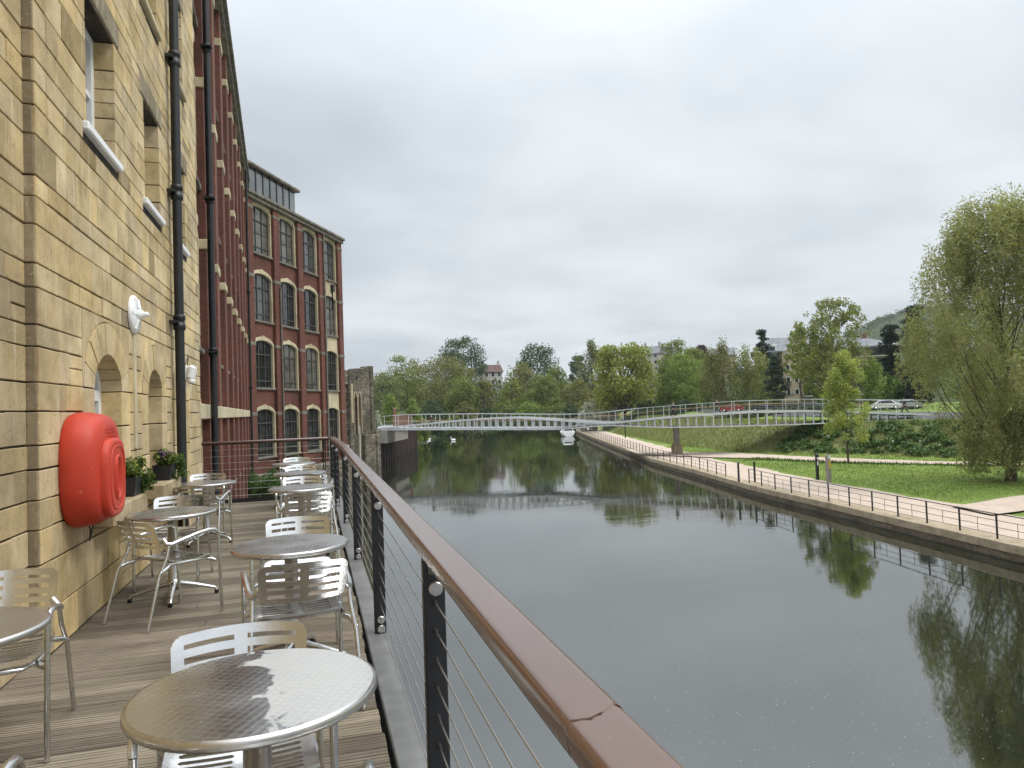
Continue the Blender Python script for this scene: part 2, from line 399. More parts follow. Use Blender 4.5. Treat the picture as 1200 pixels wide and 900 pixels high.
MT['barkpale'] = simple('pale_bark', (.17, .15, .125), .9, 0, .4, 5, .02)
MT['soil'] = simple('soil', (.03, .022, .015), .95)
MT['speck'] = simple('floating_petals', (.55, .55, .50), .8)
MT['yellow'] = simple('yellow_sign', (.55, .36, .06), .6)

def leaf_mat(name, c, var=.35, trans=.3, sc=.5, hue=None):
    """foliage: every leaf its own tone (random per island), drifting lighter and darker through the crown"""
    t = NT(name)
    g = t.n('ShaderNodeNewGeometry'); n = t.noise(sc, 3, .6)
    hue = hue or (c[0] * 1.14, c[1] * 1.14, c[2] * .95)
    a = t.mix(g.outputs['Random Per Island'], tuple(x * (1 - var) for x in c), tuple(x * (1 + var) for x in c))
    k = t.mix(t.ramp(n, [(.4, 0.0), (.66, .8)]), a, hue)
    t.fin(k, .65, 0, None, .25)
    tr = t.n('ShaderNodeBsdfTranslucent'); t.l(t.mix(1.0, k, (1.25, 1.3, .7), 'MULTIPLY'), tr.inputs[0])
    mx = t.n('ShaderNodeMixShader'); mx.inputs[0].default_value = trans
    t.l(t.b.outputs[0], mx.inputs[1]); t.l(tr.outputs[0], mx.inputs[2]); t.l(mx.outputs[0], t.out.inputs[0])
    return t.mat
LF = {
    'olive': leaf_mat('leaf_olive', (0.165, 0.190, 0.046)),
    'mid': leaf_mat('leaf_mid', (0.145, 0.180, 0.052)),
    'fresh': leaf_mat('leaf_fresh', (0.180, 0.235, 0.064)),
    'dark': leaf_mat('leaf_dark', (0.055, 0.086, 0.033), .35, .2),
    'conifer': leaf_mat('leaf_conifer', (0.020, 0.032, 0.022), .4, .1),
    'pine': leaf_mat('leaf_pine', (0.035, 0.052, 0.034), .4, .1),
    'yellow': leaf_mat('leaf_yellow', (0.215, 0.235, 0.060), .3, .35),
    'gold': leaf_mat('leaf_gold', (0.310, 0.345, 0.115), .3, .4),
    'brown': leaf_mat('leaf_brown', (0.165, 0.165, 0.062)),
    'grey': leaf_mat('leaf_grey_green', (0.165, 0.180, 0.080)),
    'willow': leaf_mat('leaf_willow', (0.250, 0.255, 0.115), .35, .42, .35, (.33, .33, .16)),
    'birch': leaf_mat('leaf_birch', (0.200, 0.215, 0.080)),
    'copper': leaf_mat('leaf_copper', (0.045, 0.020, 0.022)),
    'blossom': leaf_mat('leaf_blossom', (0.483, 0.483, 0.414), .2, .2, 1.2, (.2, .22, .1)),
    'weed': leaf_mat('leaf_weed', (0.066, 0.102, 0.024), .4, .3, 3.0),
    'nettle': leaf_mat('leaf_nettle', (0.070, 0.120, 0.034), .4, .25, .9),
    'white': leaf_mat('petal_white', (0.620, 0.620, 0.560), .1, .2),
    'purple': leaf_mat('petal_purple', (0.160, 0.080, 0.200), .3, .2),
    'dry': leaf_mat('dry_grass', (0.205, 0.225, 0.085), .3, .25, .8),
    'blade': leaf_mat('grass_blade', (0.170, 0.240, 0.050), .35, .3, .22, (.29, .32, .085)),
    'far': leaf_mat('leaf_far_wood', (0.095, 0.115, 0.055), .3, .2, .03),
}

# ------------------------------------------------------------------ world and light
SUN_EL, SUN_AZ = R(52), R(118)          # azimuth measured clockwise from +Y
w = bpy.data.worlds.new('World'); scene.world = w; w.use_nodes = True
nt = w.node_tree; nt.nodes.clear()
def wn(t, **k):
    x = nt.nodes.new(t)
    for a, v in k.items(): setattr(x, a, v)
    return x
out = wn('ShaderNodeOutputWorld'); bg = wn('ShaderNodeBackground'); nt.links.new(bg.outputs[0], out.inputs[0])
sky = wn('ShaderNodeTexSky'); sky.sky_type = 'NISHITA'; sky.sun_disc = False; sky.sun_elevation = SUN_EL; sky.sun_rotation = SUN_AZ
sky.air_density = 1.2; sky.dust_density = 3
tc = wn('ShaderNodeTexCoord'); sep = wn('ShaderNodeSeparateXYZ'); nt.links.new(tc.outputs['Generated'], sep.inputs[0])
def wm(op, a, b=0.0, clamp=False):
    x = wn('ShaderNodeMath', operation=op); x.use_clamp = clamp
    for i, v in ((0, a), (1, b)):
        if isinstance(v, (int, float)): x.inputs[i].default_value = v
        else: nt.links.new(v, x.inputs[i])
    return x.outputs[0]
den = wm('ADD', wm('MAXIMUM', sep.outputs[2], 0.0), .16)
cx = wm('DIVIDE', sep.outputs[0], den); cy = wm('DIVIDE', sep.outputs[1], den)
cmb = wn('ShaderNodeCombineXYZ'); nt.links.new(cx, cmb.inputs[0]); nt.links.new(cy, cmb.inputs[1])
def wnoise(scale, detail, rough, off, dist=.3):
    mp = wn('ShaderNodeMapping'); mp.inputs['Location'].default_value = off; nt.links.new(cmb.outputs[0], mp.inputs[0])
    x = wn('ShaderNodeTexNoise'); x.inputs['Scale'].default_value = scale; x.inputs['Detail'].default_value = detail
    x.inputs['Roughness'].default_value = rough; x.inputs['Distortion'].default_value = dist
    nt.links.new(mp.outputs[0], x.inputs['Vector']); return x.outputs['Fac']
def wramp(fac, st):
    x = wn('ShaderNodeValToRGB'); e = x.color_ramp.elements
    while len(e) > 1: e.remove(e[-1])
    for i, (p, c) in enumerate(st):
        k = e[0] if i == 0 else e.new(p); k.position = p; k.color = (*c, 1)
    nt.links.new(fac, x.inputs[0]); return x.outputs[0]
nA = wnoise(.50, 5, .5, (3.1, 7.7, 0)); nB = wnoise(1.6, 4, .45, (1.0, 2.0, 0), .3)
nf = wm('ADD', wm('MULTIPLY', nA, .68), wm('MULTIPLY', nB, .32))
cl = wramp(nf, [(.36, (.47, .515, .555)), (.46, (.565, .61, .65)), (.54, (.66, .705, .74)), (.64, (.75, .79, .825))])
# overcast luminance law: the sky overhead is brighter than the sky near the horizon
up = wm('MAXIMUM', sep.outputs[2], 0.0)
lum = wm('ADD', .97, wm('MULTIPLY', wm('POWER', up, 4.0), 4.6))
mul = wn('ShaderNodeMix'); mul.data_type = 'RGBA'; mul.blend_type = 'MULTIPLY'; mul.inputs[0].default_value = 1
nt.links.new(cl, mul.inputs[6]); nt.links.new(lum, mul.inputs[7])
k10 = wn('ShaderNodeMix'); k10.data_type = 'RGBA'; k10.blend_type = 'MULTIPLY'; k10.inputs[0].default_value = 1
SKY_K = 10.0
nt.links.new(mul.outputs[2], k10.inputs[6]); k10.inputs[7].default_value = (SKY_K, SKY_K, SKY_K, 1)
k10.clamp_result = False
mx = wn('ShaderNodeMix'); mx.data_type = 'RGBA'; mx.inputs[0].default_value = .93
nt.links.new(sky.outputs[0], mx.inputs[6]); nt.links.new(k10.outputs[2], mx.inputs[7])
nt.links.new(mx.outputs[2], bg.inputs[0]); bg.inputs[1].default_value = .1
sd = bpy.data.lights.new('sun', 'SUN'); sun = link('sun', sd)
sd.energy = 1.5; sd.angle = R(16); sd.color = (1, .965, .91)
dirv = Vector((math.sin(SUN_AZ) * math.cos(SUN_EL), math.cos(SUN_AZ) * math.cos(SUN_EL), math.sin(SUN_EL)))
sun.rotation_euler = dirv.to_track_quat('Z', 'Y').to_euler()
scene.view_settings.view_transform = 'Standard'; scene.view_settings.look = 'None'
scene.view_settings.gamma = 1; scene.view_settings.exposure = 0.28
scene.render.engine = 'CYCLES'
cy_ = scene.cycles
cy_.use_denoising = True; cy_.max_bounces = 8; cy_.diffuse_bounces = 3; cy_.glossy_bounces = 4; cy_.transmission_bounces = 4; cy_.transparent_max_bounces = 8
try: cy_.denoiser = 'OPENIMAGEDENOISE'
except Exception: pass

# ------------------------------------------------------------------ terrain
WATER = -5.71
BK = np.array([(26, -40), (27, 5), (28.0, 23.2), (29.1, 31), (30.1, 37.6), (30.9, 44), (31.9, 49.5), (34.4, 60.6), (37.3, 75.5), (40.4, 86), (53.5, 134), (65, 174), (88, 230), (125, 290), (180, 350), (300, 450), (900, 900), (1600, 1500)], float)
LK = np.array([(8.4, 98), (19.5, 145), (24, 172), (35, 205), (61, 245), (105, 300), (160, 360), (282, 462), (880, 915), (1580, 1515)], float)
def xb(y): return np.interp(y, BK[:, 1], BK[:, 0])
def xl(y): return np.interp(y, LK[:, 1], LK[:, 0])
TOE = np.array([(-40, 70), (10, 52), (30, 40), (40, 32), (48, 27), (59, 21), (66, 15.5), (73, 11.5), (80, 9.3), (92, 7.6), (114, 6.8), (140, 6), (230, 8), (400, 10)], float)
def sm01(a): a = np.clip(a, 0, 1); return a * a * (3 - 2 * a)
def right_z(s, y):
    toe = np.interp(y, TOE[:, 0], TOE[:, 1]); s = np.asarray(s, float)
    z = -5.0 + .2 * sm01((s - 6.2) / 4)
    z = z + 3.12 * sm01((s - toe) / 7.5) + .7 * sm01((s - toe - 12) / 10)
    x = xb(y) + s; d = np.hypot(x, y)
    z = z + np.maximum(0, d - 205) * .085 * sm01((s - 12) / 40) * sm01((d - 190) / 120)
    return z
def left_z(s, y):
    d = np.hypot(xl(y) - s, y)
    return -6.8 + 3.5 * sm01(s / 5) + 3.0 * sm01((s - 4) / 30) + np.maximum(0, s - 30) * .05
def ground(x, y):
    if y > 90 and x < xl(y): return float(left_z(xl(y) - x, y))
    return float(right_z(x - xb(y), y))
ys = np.concatenate([np.arange(-40, 20, 6), np.arange(20, 60, .8), np.arange(60, 130, 1.5), np.arange(130, 260, 5), np.arange(260, 600, 20), np.arange(600, 1501, 60)])
ss = np.concatenate([[.55, 1.5, 3, 4.5, 6], np.arange(6.6, 36, .6), np.arange(36, 70, 2), np.arange(70, 200, 8), np.arange(200, 700, 40), np.arange(700, 1700, 100)])
rs = np.random.RandomState(3)
Sg, Yg = np.meshgrid(ss, ys)
Zg = right_z(Sg, Yg)
bumpz = rs.rand(*Sg.shape) * .10 * sm01((Sg - 6.6) / 3)
V = np.stack([xb(Yg) + Sg, Yg, Zg + bumpz], -1).reshape(-1, 3)
ny, ns = Sg.shape
I = np.arange(ny * ns).reshape(ny, ns)
Q = np.stack([I[:-1, :-1], I[:-1, 1:], I[1:, 1:], I[1:, :-1]], -1).reshape(-1, 4)
toeg = np.interp(Yg, TOE[:, 0], TOE[:, 1])
zone = np.where(Sg < toeg + .4, 0, np.where(Sg < toeg + 10, 1, np.where(np.hypot(V[:, 0], V[:, 1]).reshape(ny, ns) > 190, 2, 0)))[:-1, :-1].reshape(-1)
structure(link('ground', quads_mesh('ground', V, Q, [MT['lawn'], MT['bank'], MT['wild']], zone, True)))
yl = np.concatenate([np.arange(98, 260, 6), np.arange(260, 900, 25), [1000, 1515]]); sl = np.concatenate([np.arange(0, 12, 2), np.arange(12, 60, 8), np.arange(60, 300, 30), np.arange(300, 1300, 120)])
Sg, Yg = np.meshgrid(sl, yl); V = np.stack([xl(Yg) - Sg, Yg, left_z(Sg, Yg)], -1).reshape(-1, 3)
ny, ns = Sg.shape; I = np.arange(ny * ns).reshape(ny, ns)
Q = np.stack([I[:-1, :-1], I[1:, :-1], I[1:, 1:], I[:-1, 1:]], -1).reshape(-1, 4)
structure(link('bank', quads_mesh('bank', V, Q, MT['wild'], None, True)))
# yard behind the mills, so that the buildings stand on something
structure(MB().box(-120, -3.2, -60, 98, -6.5, -2.6).build('yard', MT['asphalt']))
# water sheet
structure(MB().add([(-140, -60, WATER), (1650, -60, WATER), (1650, 1650, WATER), (-140, 1650, WATER)], [(0, 1, 2, 3)]).build('river_water', MT['water'], recalc=False))

def strip(name, near, far, z, m, th=.0):
    mb = MB(); n = len(near)
    vs = [(*p, z) for p in near] + [(*p, z) for p in far]
    mb.add(vs, [(i, i + 1, n + i + 1, n + i) for i in range(n - 1)])
    return structure(mb.build(name, m, recalc=False))
yy = np.concatenate([np.arange(-40, 20, 5.), np.arange(20, 110, 1.0), np.arange(110, 300, 4.0)])
def fan(a): return [(float(xb(y) + a), float(y)) for y in yy]
edge = lambda y: 6.1 + .18 * math.sin(y * .8) + .12 * math.sin(y * 2.3 + 1)
strip('riverside_path', [(float(xb(y) + .95), float(y)) for y in yy], [(float(xb(y) + edge(y)), float(y)) for y in yy], -4.976, MT['path'])
P2N = [(38.6, 81.5), (41.3, 75.4), (43.5, 69.9), (45.3, 63.5), (46, 60.4), (47.9, 55.7), (51.4, 50.5), (55.5, 45.3), (62, 38), (72, 28), (90, 10)]
P2F = [(41.6, 92), (44.2, 82.2), (46.6, 75.6), (48.2, 67.6), (49.0, 64.2), (50.8, 59.0), (53.5, 52.6), (57.2, 46.9), (63.6, 39.6), (73.6, 29.6), (91.6, 11.6)]
def dense(L, k=6):
    o = []
    for (a, b) in zip(L[:-1], L[1:]):
        for i in range(k): o.append((a[0] + (b[0] - a[0]) * i / k, a[1] + (b[1] - a[1]) * i / k))
    return o + [L[-1]]
def draped(name, near, far, m, lift=.13, cols=4):
    N, F_ = dense(near), dense(far); mb = MB(); vs = []; n = len(N)
    for c in range(cols + 1):
        for (a, b) in zip(N, F_):
            x = a[0] + (b[0] - a[0]) * c / cols; y = a[1] + (b[1] - a[1]) * c / cols
            wob = .12 * math.sin(3 * (x + y)) if c in (0, cols) else 0
            vs.append((x + wob, y, ground(x, y) + lift))
    fs = [(c * n + i, c * n + i + 1, (c + 1) * n + i + 1, (c + 1) * n + i) for c in range(cols) for i in range(n - 1)]
    mb.add(vs, fs, 0, True); return structure(mb.build(name, m, recalc=False))
draped('footpath', P2N, P2F, MT['path'])
draped('gravel_track', [(33.6, 29.3), (36, 29.5), (41, 29.8), (60, 31)], [(34.4, 32.5), (36.6, 32.7), (41, 32.7), (60, 34)], MT['path'], .12)
# road at the top of the embankment
RD = [(75, 20), (68, 60), (70, 90), (78, 120), (92, 160)]
draped('road', [(x - 4, y) for x, y in RD], [(x + 4, y) for x, y in RD], MT['asphalt'], .12)
# quay: coping blocks on a wall standing in the water
mb = MB(); n = len(yy)
def ribbon(mb, pts, mi):
    k = len(pts[0]); m = len(pts); vs = [p for row in pts for p in row]
    mb.add(vs, [(i * k + j, i * k + j + 1, (i + 1) * k + j + 1, (i + 1) * k + j) for i in range(m - 1) for j in range(k - 1)], mi, False)
rows = []
for y in yy:
    x = float(xb(y)); j = .02 * math.sin(y * 3.1)
    rows.append([(x + 1.1, y, -4.97), (x + .02, y, -4.965 + j * .4), (x, y, -4.985 + j * .4), (x + j, y, -5.33), (x + .05, y, -5.36)])
ribbon(mb, rows, 0)
rows = [[(float(xb(y)) + .05 + .015 * math.sin(y * 2), y, -5.36), (float(xb(y)) + .08 + .03 * math.sin(y * 1.7), y, -5.66)] for y in yy]
ribbon(mb, rows, 1)
rows = [[(float(xb(y)) + .08 + .03 * math.sin(y * 1.7), y, -5.66), (float(xb(y)) + .06, y, -7.0)] for y in yy]
ribbon(mb, rows, 2)
structure(mb.build('quay_wall', [MT['coping'], MT['quay'], MT['slime']], recalc=False))

# ------------------------------------------------------------------ the deck
rng = random.Random(5)
mb = MB()
y = -1.2; pitch_b = .148
while y < 13.6:
    k = rng.uniform(.62, 1.3); wv = rng.uniform(-.02, .02)
    g_ = rng.random()
    tone = (.240 * k, (.202 + .010 * g_) * k, .158 * k)
    xa = -2.28 if y > 12.25 else (-1.79 if y < 5.25 else -1.712)
    xe = .286 + rng.uniform(-.012, .012)
    if rng.random() < .35:
        xm = rng.uniform(-1.0, -.2)
        mb.box(xa, xm - .002, y, y + pitch_b - .011, -.03, rng.uniform(-.002, .002), .003, 0, tone)
        k2 = k * rng.uniform(.85, 1.15)
        mb.box(xm + .002, xe, y, y + pitch_b - .011, -.03, rng.uniform(-.002, .002), .003, 0, tuple(q / k * k2 for q in tone))
    else:
        mb.box(xa, xe, y, y + pitch_b - .011, -.03, rng.uniform(-.002, .002), .003, 0, tone)
    y += pitch_b
structure(mb.build('deck', MT['deck'], tint=True))
mb = MB()
mb.box(-2.28, .28, -1.2, 13.62, -.34, -.034)
structure(mb.build('deck_frame', MT['black']))
mb = MB(); mb.box(.312, .452, -1.2, 13.7, -.30, -.012, .008); mb.box(-2.3, .45, 13.705, 13.8, -.30, -.012, .008)
structure(mb.build('deck_edge_beam', MT['galv']))

# ------------------------------------------------------------------ stone warehouse (left)
WX = -1.716
BY0, BY1, BZ1 = -5.0, 12.22, 11.4
st = empty('stone_warehouse', (WX, 6, 0)); tag(st, 'honey coloured ashlar stone warehouse wall beside the deck, with arched and square windows', 'building')
def stpart(mb, name, mats, parent=None, **k):
    o = mb.build(name, mats, parent or st, **k)
    if parent is None: o.location = (-WX, -6, 0)
    return o
# openings: (y0, y1, z0, z1) square, arched ones with spring height
SQ = []
for (a, b_) in ((6.43, 7.32), (8.53, 9.33), (10.27, 11.12)):
    SQ += [(a, b_, 3.94, 5.06), (a, b_, 6.22, 7.46), (a, b_, 8.6, 9.8)]
for (a, b_) in ((1.6, 2.4), (3.4, 4.2)):
    SQ += [(a, b_, 3.94, 5.06), (a, b_, 6.22, 7.46)]
AR = [(6.53, 7.39, .84, 1.80, .31), (8.5, 9.22, .84, 1.80, .29), (10.13, 10.84, .0, 1.78, .28)]
blk = MB(); mort = MB()
rng = random.Random(11)
zc = [0.0]
fixed = [.84, 1.80, 2.42, 3.78, 3.94, 5.06, 5.30, 6.06, 6.22, 7.46, 7.70, 8.44, 8.6, 9.8, 10.05, BZ1]
for fz in fixed:
    a = zc[-1]; L = fz - a; k = max(1, round(L / (rng.uniform(.25, .30) if fz < 1 else rng.uniform(.175, .225)))); cuts = sorted(a + L * (i + rng.uniform(-.22, .22)) / k for i in range(1, k))
    zc += cuts + [fz]
AW = .30
def free(z0, z1, y0, y1):
    iv = [(y0, y1)]
    occ = [(a, b_) for (a, b_, c0, c1) in SQ if c0 - .165 < (z0 + z1) / 2 < c1 + .245]
    occ = []
    for (a, b_, c0, c1) in SQ:
        m = (z0 + z1) / 2
        if c0 < m < c1: occ.append((a, b_))
        elif c1 < m < c1 + .24: occ.append((a - .16, b_ + .16))
        elif c0 - .16 < m < c0: occ.append((a - .10, b_ + .10))
    for (a, b_, c0, sp, ri) in AR:
        m = (z0 + z1) / 2
        if c0 - .02 < m < 2.42: occ.append((a - AW, b_ + AW))
    for (a, b_) in sorted(occ):
        nv = []
        for (p, q) in iv:
            if b_ <= p or a >= q: nv.append((p, q))
            else:
                if a > p: nv.append((p, a))
                if b_ < q: nv.append((b_, q))
        iv = nv
    return iv
def tone_of(yc, z):
    k = rng.uniform(.82, 1.14); wv = rng.uniform(-.02, .02)
    pale = min(1, max(0, (yc - 8) / 5)) * .6 + rng.uniform(0, .25)
    c0 = (.53, .41, .235); c1 = (.58, .49, .33)
    t_ = [(c0[i] * (1 - pale) + c1[i] * pale) * k for i in range(3)]
    hs = rng.uniform(-1, 1); t_ = [t_[0] * (1 + .03 * hs), t_[1], t_[2] * (1 - .12 * hs)]
    if rng.random() < .03: t_ = [x * .6 for x in t_]
    return tuple(t_)
J = .0058
QY = 5.30                                  # quoin: the wall steps back 7 cm nearer the camera
for i in range(len(zc) - 1):
    z0, z1 = zc[i], zc[i + 1]
    for (p, q, xo, face) in [(a, b_, 0.0, 1) for (a, b_) in free(z0, z1, QY, BY1)] + [(a, b_, -.07, 0) for (a, b_) in free(z0, z1, BY0, QY)]:
        yv = p
        first = True
        while yv < q - 1e-4:
            L = rng.choice((rng.uniform(.2, .36), rng.uniform(.3, .66))) if z1 - z0 > .2 else rng.uniform(.24, .62)
            if first and abs(p - QY) < 1e-6: L = rng.choice((.22, .40))
            first = False
            e = yv + L
            if q - e < .2: e = q
            pr = rng.uniform(0, .005)
            sub = [(z0, z1)]
            if z1 - z0 > .22 and rng.random() < .14:
                zm = z0 + (z1 - z0) * rng.uniform(.4, .6); sub = [(z0, zm), (zm, z1)]
            for (s0, s1) in sub:
                ye = 0 if abs(yv - QY) < 1e-6 else J
                j_ = [rng.uniform(.35, 1.5) * J for _ in range(4)]; blk.box(WX - .22 + xo, WX + xo + pr, yv + (0 if ye == 0 else j_[0] * .6), min(e, q) - j_[1] * .6, s0 + j_[2], s1 - j_[3], .0045, 0, tone_of(yv, z0))
            yv = e
# backing behind the joints, cut round the openings
SQb = [(a - .14, b_ + .14, c0 - .14, c1 + .22) for (a, b_, c0, c1) in SQ]
zs = sorted(set([0.0, BZ1] + [v for (_, _, a, b_) in SQ for v in (a, b_)] + [.84, 2.35]))
for z0, z1 in zip(zs[:-1], zs[1:]):
    m = (z0 + z1) / 2; occ = [(a, b_) for (a, b_, c0, c1) in SQ if c0 < m < c1]
    occ += [(a, b_) for (a, b_, c0, sp, ri) in AR if c0 <= m < 2.35]
    yv = BY0
    for (a, b_) in sorted(occ) + [(BY1 - .01, None)]:
        if a > yv:
            if yv < QY < a:
                mort.box(WX - .26, WX - .086, yv, QY + .012, z0, z1); mort.box(WX - .26, WX - .013, QY + .012, a - .02, z0, z1)
            else: mort.box(WX - .26, WX - (.086 if yv < QY - .1 else .013), yv + (.02 if yv > BY0 else 0), a - .02, z0, z1)
        yv = b_ if b_ else yv
o = stpart(mort, 'joints', MT['mortar'])
# arches: jambs, voussoirs, spandrels
for (a, b_, c0, sp, ri) in AR:
    sur = MB()
    yc = (a + b_) / 2; ha = (b_ - a) / 2; oz = 2.42
    for (j0, j1) in ((a - AW + J, a), (b_, b_ + AW - J)):
        k = 3; zz_ = [c0 + (sp - c0) * i / k for i in range(k + 1)]
        for u0, u1 in zip(zz_[:-1], zz_[1:]):
            sur.box(WX - .25, WX + rng.uniform(0.002, .007), j0, j1, u0 + J, u1 - J, .007, 0, tone_of(yc, 0))
    nv = 9; ho = ha + AW - .02; ro = ri + .27
    def el(th, A, B): return (yc - A * math.cos(th), sp + B * math.sin(th))
    for i in range(nv):
        t0 = PI * i / nv + .012; t1 = PI * (i + 1) / nv - .012
        pr = rng.uniform(.004, .010)
        poly = [el(t0 + (t1 - t0) * k / 4, ha, ri) for k in range(5)] + [el(t1 + (t0 - t1) * k / 4, ho, ro) for k in range(5)]
        sur.prism(poly, lambda y_, z_: (WX + pr, y_, z_), lambda y_, z_: (WX - .25, y_, z_), 0, False, tone_of(yc, 0))
    for sg in (-1, 1):
        pts = [el(PI / 2 + (PI / 2 - .02) * k / 8, ho + .012, ro + .012) for k in range(9)]
        if sg < 0: pts = [(2 * yc - p[0], p[1]) for p in pts]
        ye = yc + sg * (ha + AW - J)
        poly = [(p[0], min(p[1], oz - J)) for p in pts] + [(ye, sp + J), (ye, oz - J), (yc, oz - J)]
        sur.prism(poly, lambda y_, z_: (WX + .002, y_, z_), lambda y_, z_: (WX - .2, y_, z_), 0, False, tone_of(yc, 0))
    stpart(sur, 'arch_surround', MT['ashlar'], tint=True)
for (a, b_, c0, c1) in SQ:      # lintels
    sur = MB(); sur.box(WX - .25, WX + .012, a - .16 + J, b_ + .16 - J, c1 + J, c1 + .24 - J, .012, 0, (.25, .215, .155)); stpart(sur, 'lintel', MT['ashlar'], tint=True)
qn = MB()
for i in range(len(zc) - 1):
    k = rng.uniform(.7, 1.1); qn.box(WX - .0695, WX - .004 - rng.uniform(0, .012), QY - .006 - rng.uniform(0, .006), QY - .0008, zc[i] + J, zc[i + 1] - J, .004, 0, (.30 * k, .245 * k, .165 * k))
stpart(qn, 'quoin', MT['ashlar'], tint=True)
o = stpart(blk, 'wall', MT['ashlar'], tint=True)
# body and roof
mb = MB(); mb.box(-14, WX - .5, BY0, BY1 - .06, -6.4, BZ1); mb.box(WX - .5, WX - .03, BY0, BY1 - .03, -6.4, -.02)
stpart(mb, 'masonry_core', MT['cream'])
mb = MB(); mb.box(-14.2, WX + .18, BY0, BY1 + .05, BZ1, BZ1 + .22, .03); mb.add([(-14.2, BY0, BZ1 + .22), (WX, BY0, BZ1 + .22), (WX, BY1, BZ1 + .22), (-14.2, BY1, BZ1 + .22), (-7.9, BY0, BZ1 + 3.4), (-7.9, BY1, BZ1 + 3.4)], [(0, 3, 5, 4), (1, 4, 5, 2), (0, 4, 1), (3, 2, 5)])
stpart(mb, 'roof', MT['slate'])
def st_window(a, b_, c0, c1, sill_white=True, arch=None):
    w_ = empty('window', (0, 0, 0)); w_.parent = st; w_.location = (-WX, -6, 0)
    fr = MB(); gl = MB(); si = MB(); dx = WX - .19
    t_ = .085
    fr.box(dx - .05, dx + .02, a - .01, a + t_, c0, c1); fr.box(dx - .05, dx + .02, b_ - t_, b_ + .01, c0, c1)
    fr.box(dx - .05, dx + .02, a + t_, b_ - t_, c0, c0 + t_); fr.box(dx - .05, dx + .02, a + t_, b_ - t_, c1 - t_, c1 + .01)
    mz = (c0 + c1) / 2; fr.box(dx - .04, dx + .01, a + t_, b_ - t_, mz - .025, mz + .025)
    my = (a + b_) / 2; fr.box(dx - .035, dx + .004, my - .015, my + .015, c0 + t_, mz - .025); fr.box(dx - .035, dx + .004, my - .015, my + .015, mz + .025, c1 - t_)
    gl.box(dx - .03, dx - .022, a + .01, b_ - .01, c0 + .01, c1)
    if arch:                                      # fill the arched head
        yc, ha, sp, ri = arch
        ring = [(yc - (ha + .01) * math.cos(PI * k / 16), sp + (ri + .01) * math.sin(PI * k / 16)) for k in range(17)]
        inn = [(yc - (ha - .07) * math.cos(PI * k / 16), sp + (ri - .06) * math.sin(PI * k / 16)) for k in range(17)]
        for k in range(16):
            fr.prism([ring[k], ring[k + 1], inn[k + 1], inn[k]], lambda y_, z_: (dx + .02, y_, z_), lambda y_, z_: (dx - .05, y_, z_))
        gl.prism(inn, lambda y_, z_: (dx - .022, y_, z_), lambda y_, z_: (dx - .03, y_, z_))
    fr.build('frame', MT['white'], w_); gl.build('pane', MT['glass'], w_)
    if sill_white is not None:
        si.box(WX - .24, WX + .045, a - .09, b_ + .10, c0 - .075, c0, .012)
        si.build('sill', MT['white'] if sill_white else MT['cream'], w_)
    return w_
for (a, b_, c0, c1) in SQ: st_window(a, b_, c0, c1, c0 < 5)
for (a, b_, c0, sp, ri) in AR[:2]: st_window(a, b_, c0, sp + .0, False if False else None, ((a + b_) / 2, (b_ - a) / 2, sp, ri))
for (a, b_, c0, sp, ri) in AR[:2]:
    mb = MB(); mb.box(WX - .24, WX + .17, a - .14, b_ + .16, c0 - .16, c0, .015, 0, (.36, .29, .19)); stpart(mb, 'sill', MT['ashlar'], tint=True)
a, b_, c0, sp, ri = AR[2]
mb = MB(); mb.box(WX - .26, WX - .2, a, b_, 0, sp, .01)
yc, ha = (a + b_) / 2, (b_ - a) / 2
mb.prism([(yc - ha * math.cos(PI * k / 14), sp + ri * math.sin(PI * k / 14)) for k in range(15)], lambda y_, z_: (WX - .2, y_, z_), lambda y_, z_: (WX - .26, y_, z_))
for k in range(1, 6): mb.box(WX - .2, WX - .192, a + (b_ - a) * k / 6 - .006, a + (b_ - a) * k / 6 + .006, .05, sp)
dr = stpart(mb, 'door', MT['black'])
mb = MB(); mb.tube([(WX - .2, a + .1, 1.0), (WX - .14, a + .1, 1.0), (WX - .14, a + .1, 1.14), (WX - .2, a + .1, 1.14)], .01, 6); mb.build('handle', MT['steel'], dr)
def drainpipe(parent, pts, r, collars, off):
    mb = MB(); mb.tube(pts, r, 12); d = mb.build('drainpipe', MT['iron'], parent); d.location = off
    P0, P1 = Vector(pts[0]), Vector(pts[-1])
    for z in collars:
        k = (z - P0.z) / (P1.z - P0.z); p = P0.lerp(P1, k)
        c_ = MB(); c_.lathe([(r * 1.02, -.10), (r * 1.3, -.09), (r * 1.3, -.02), (r * 1.16, -.015), (r * 1.16, .03), (r * 1.3, .035), (r * 1.3, .09), (r * 1.02, .1)], 14, Matrix.Translation(p))
        c_.box(p.x - r * 2.4, p.x, p.y - .12, p.y + .12, p.z - .02, p.z + .02, .004)
        c_.build('collar', MT['iron'], d)
drainpipe(st, [(WX + .10, 9.86, .0), (WX + .10, 9.92, BZ1 + .1)], .057, (.5, 2.75, 4.42, 6.16, 8.4), (-WX, -6, 0))
mb = MB(); mb.box(WX - .01, WX + .022, 7.83, 7.91, 1.25, 2.40, .006); stpart(mb, 'conduit', MT['cream'])

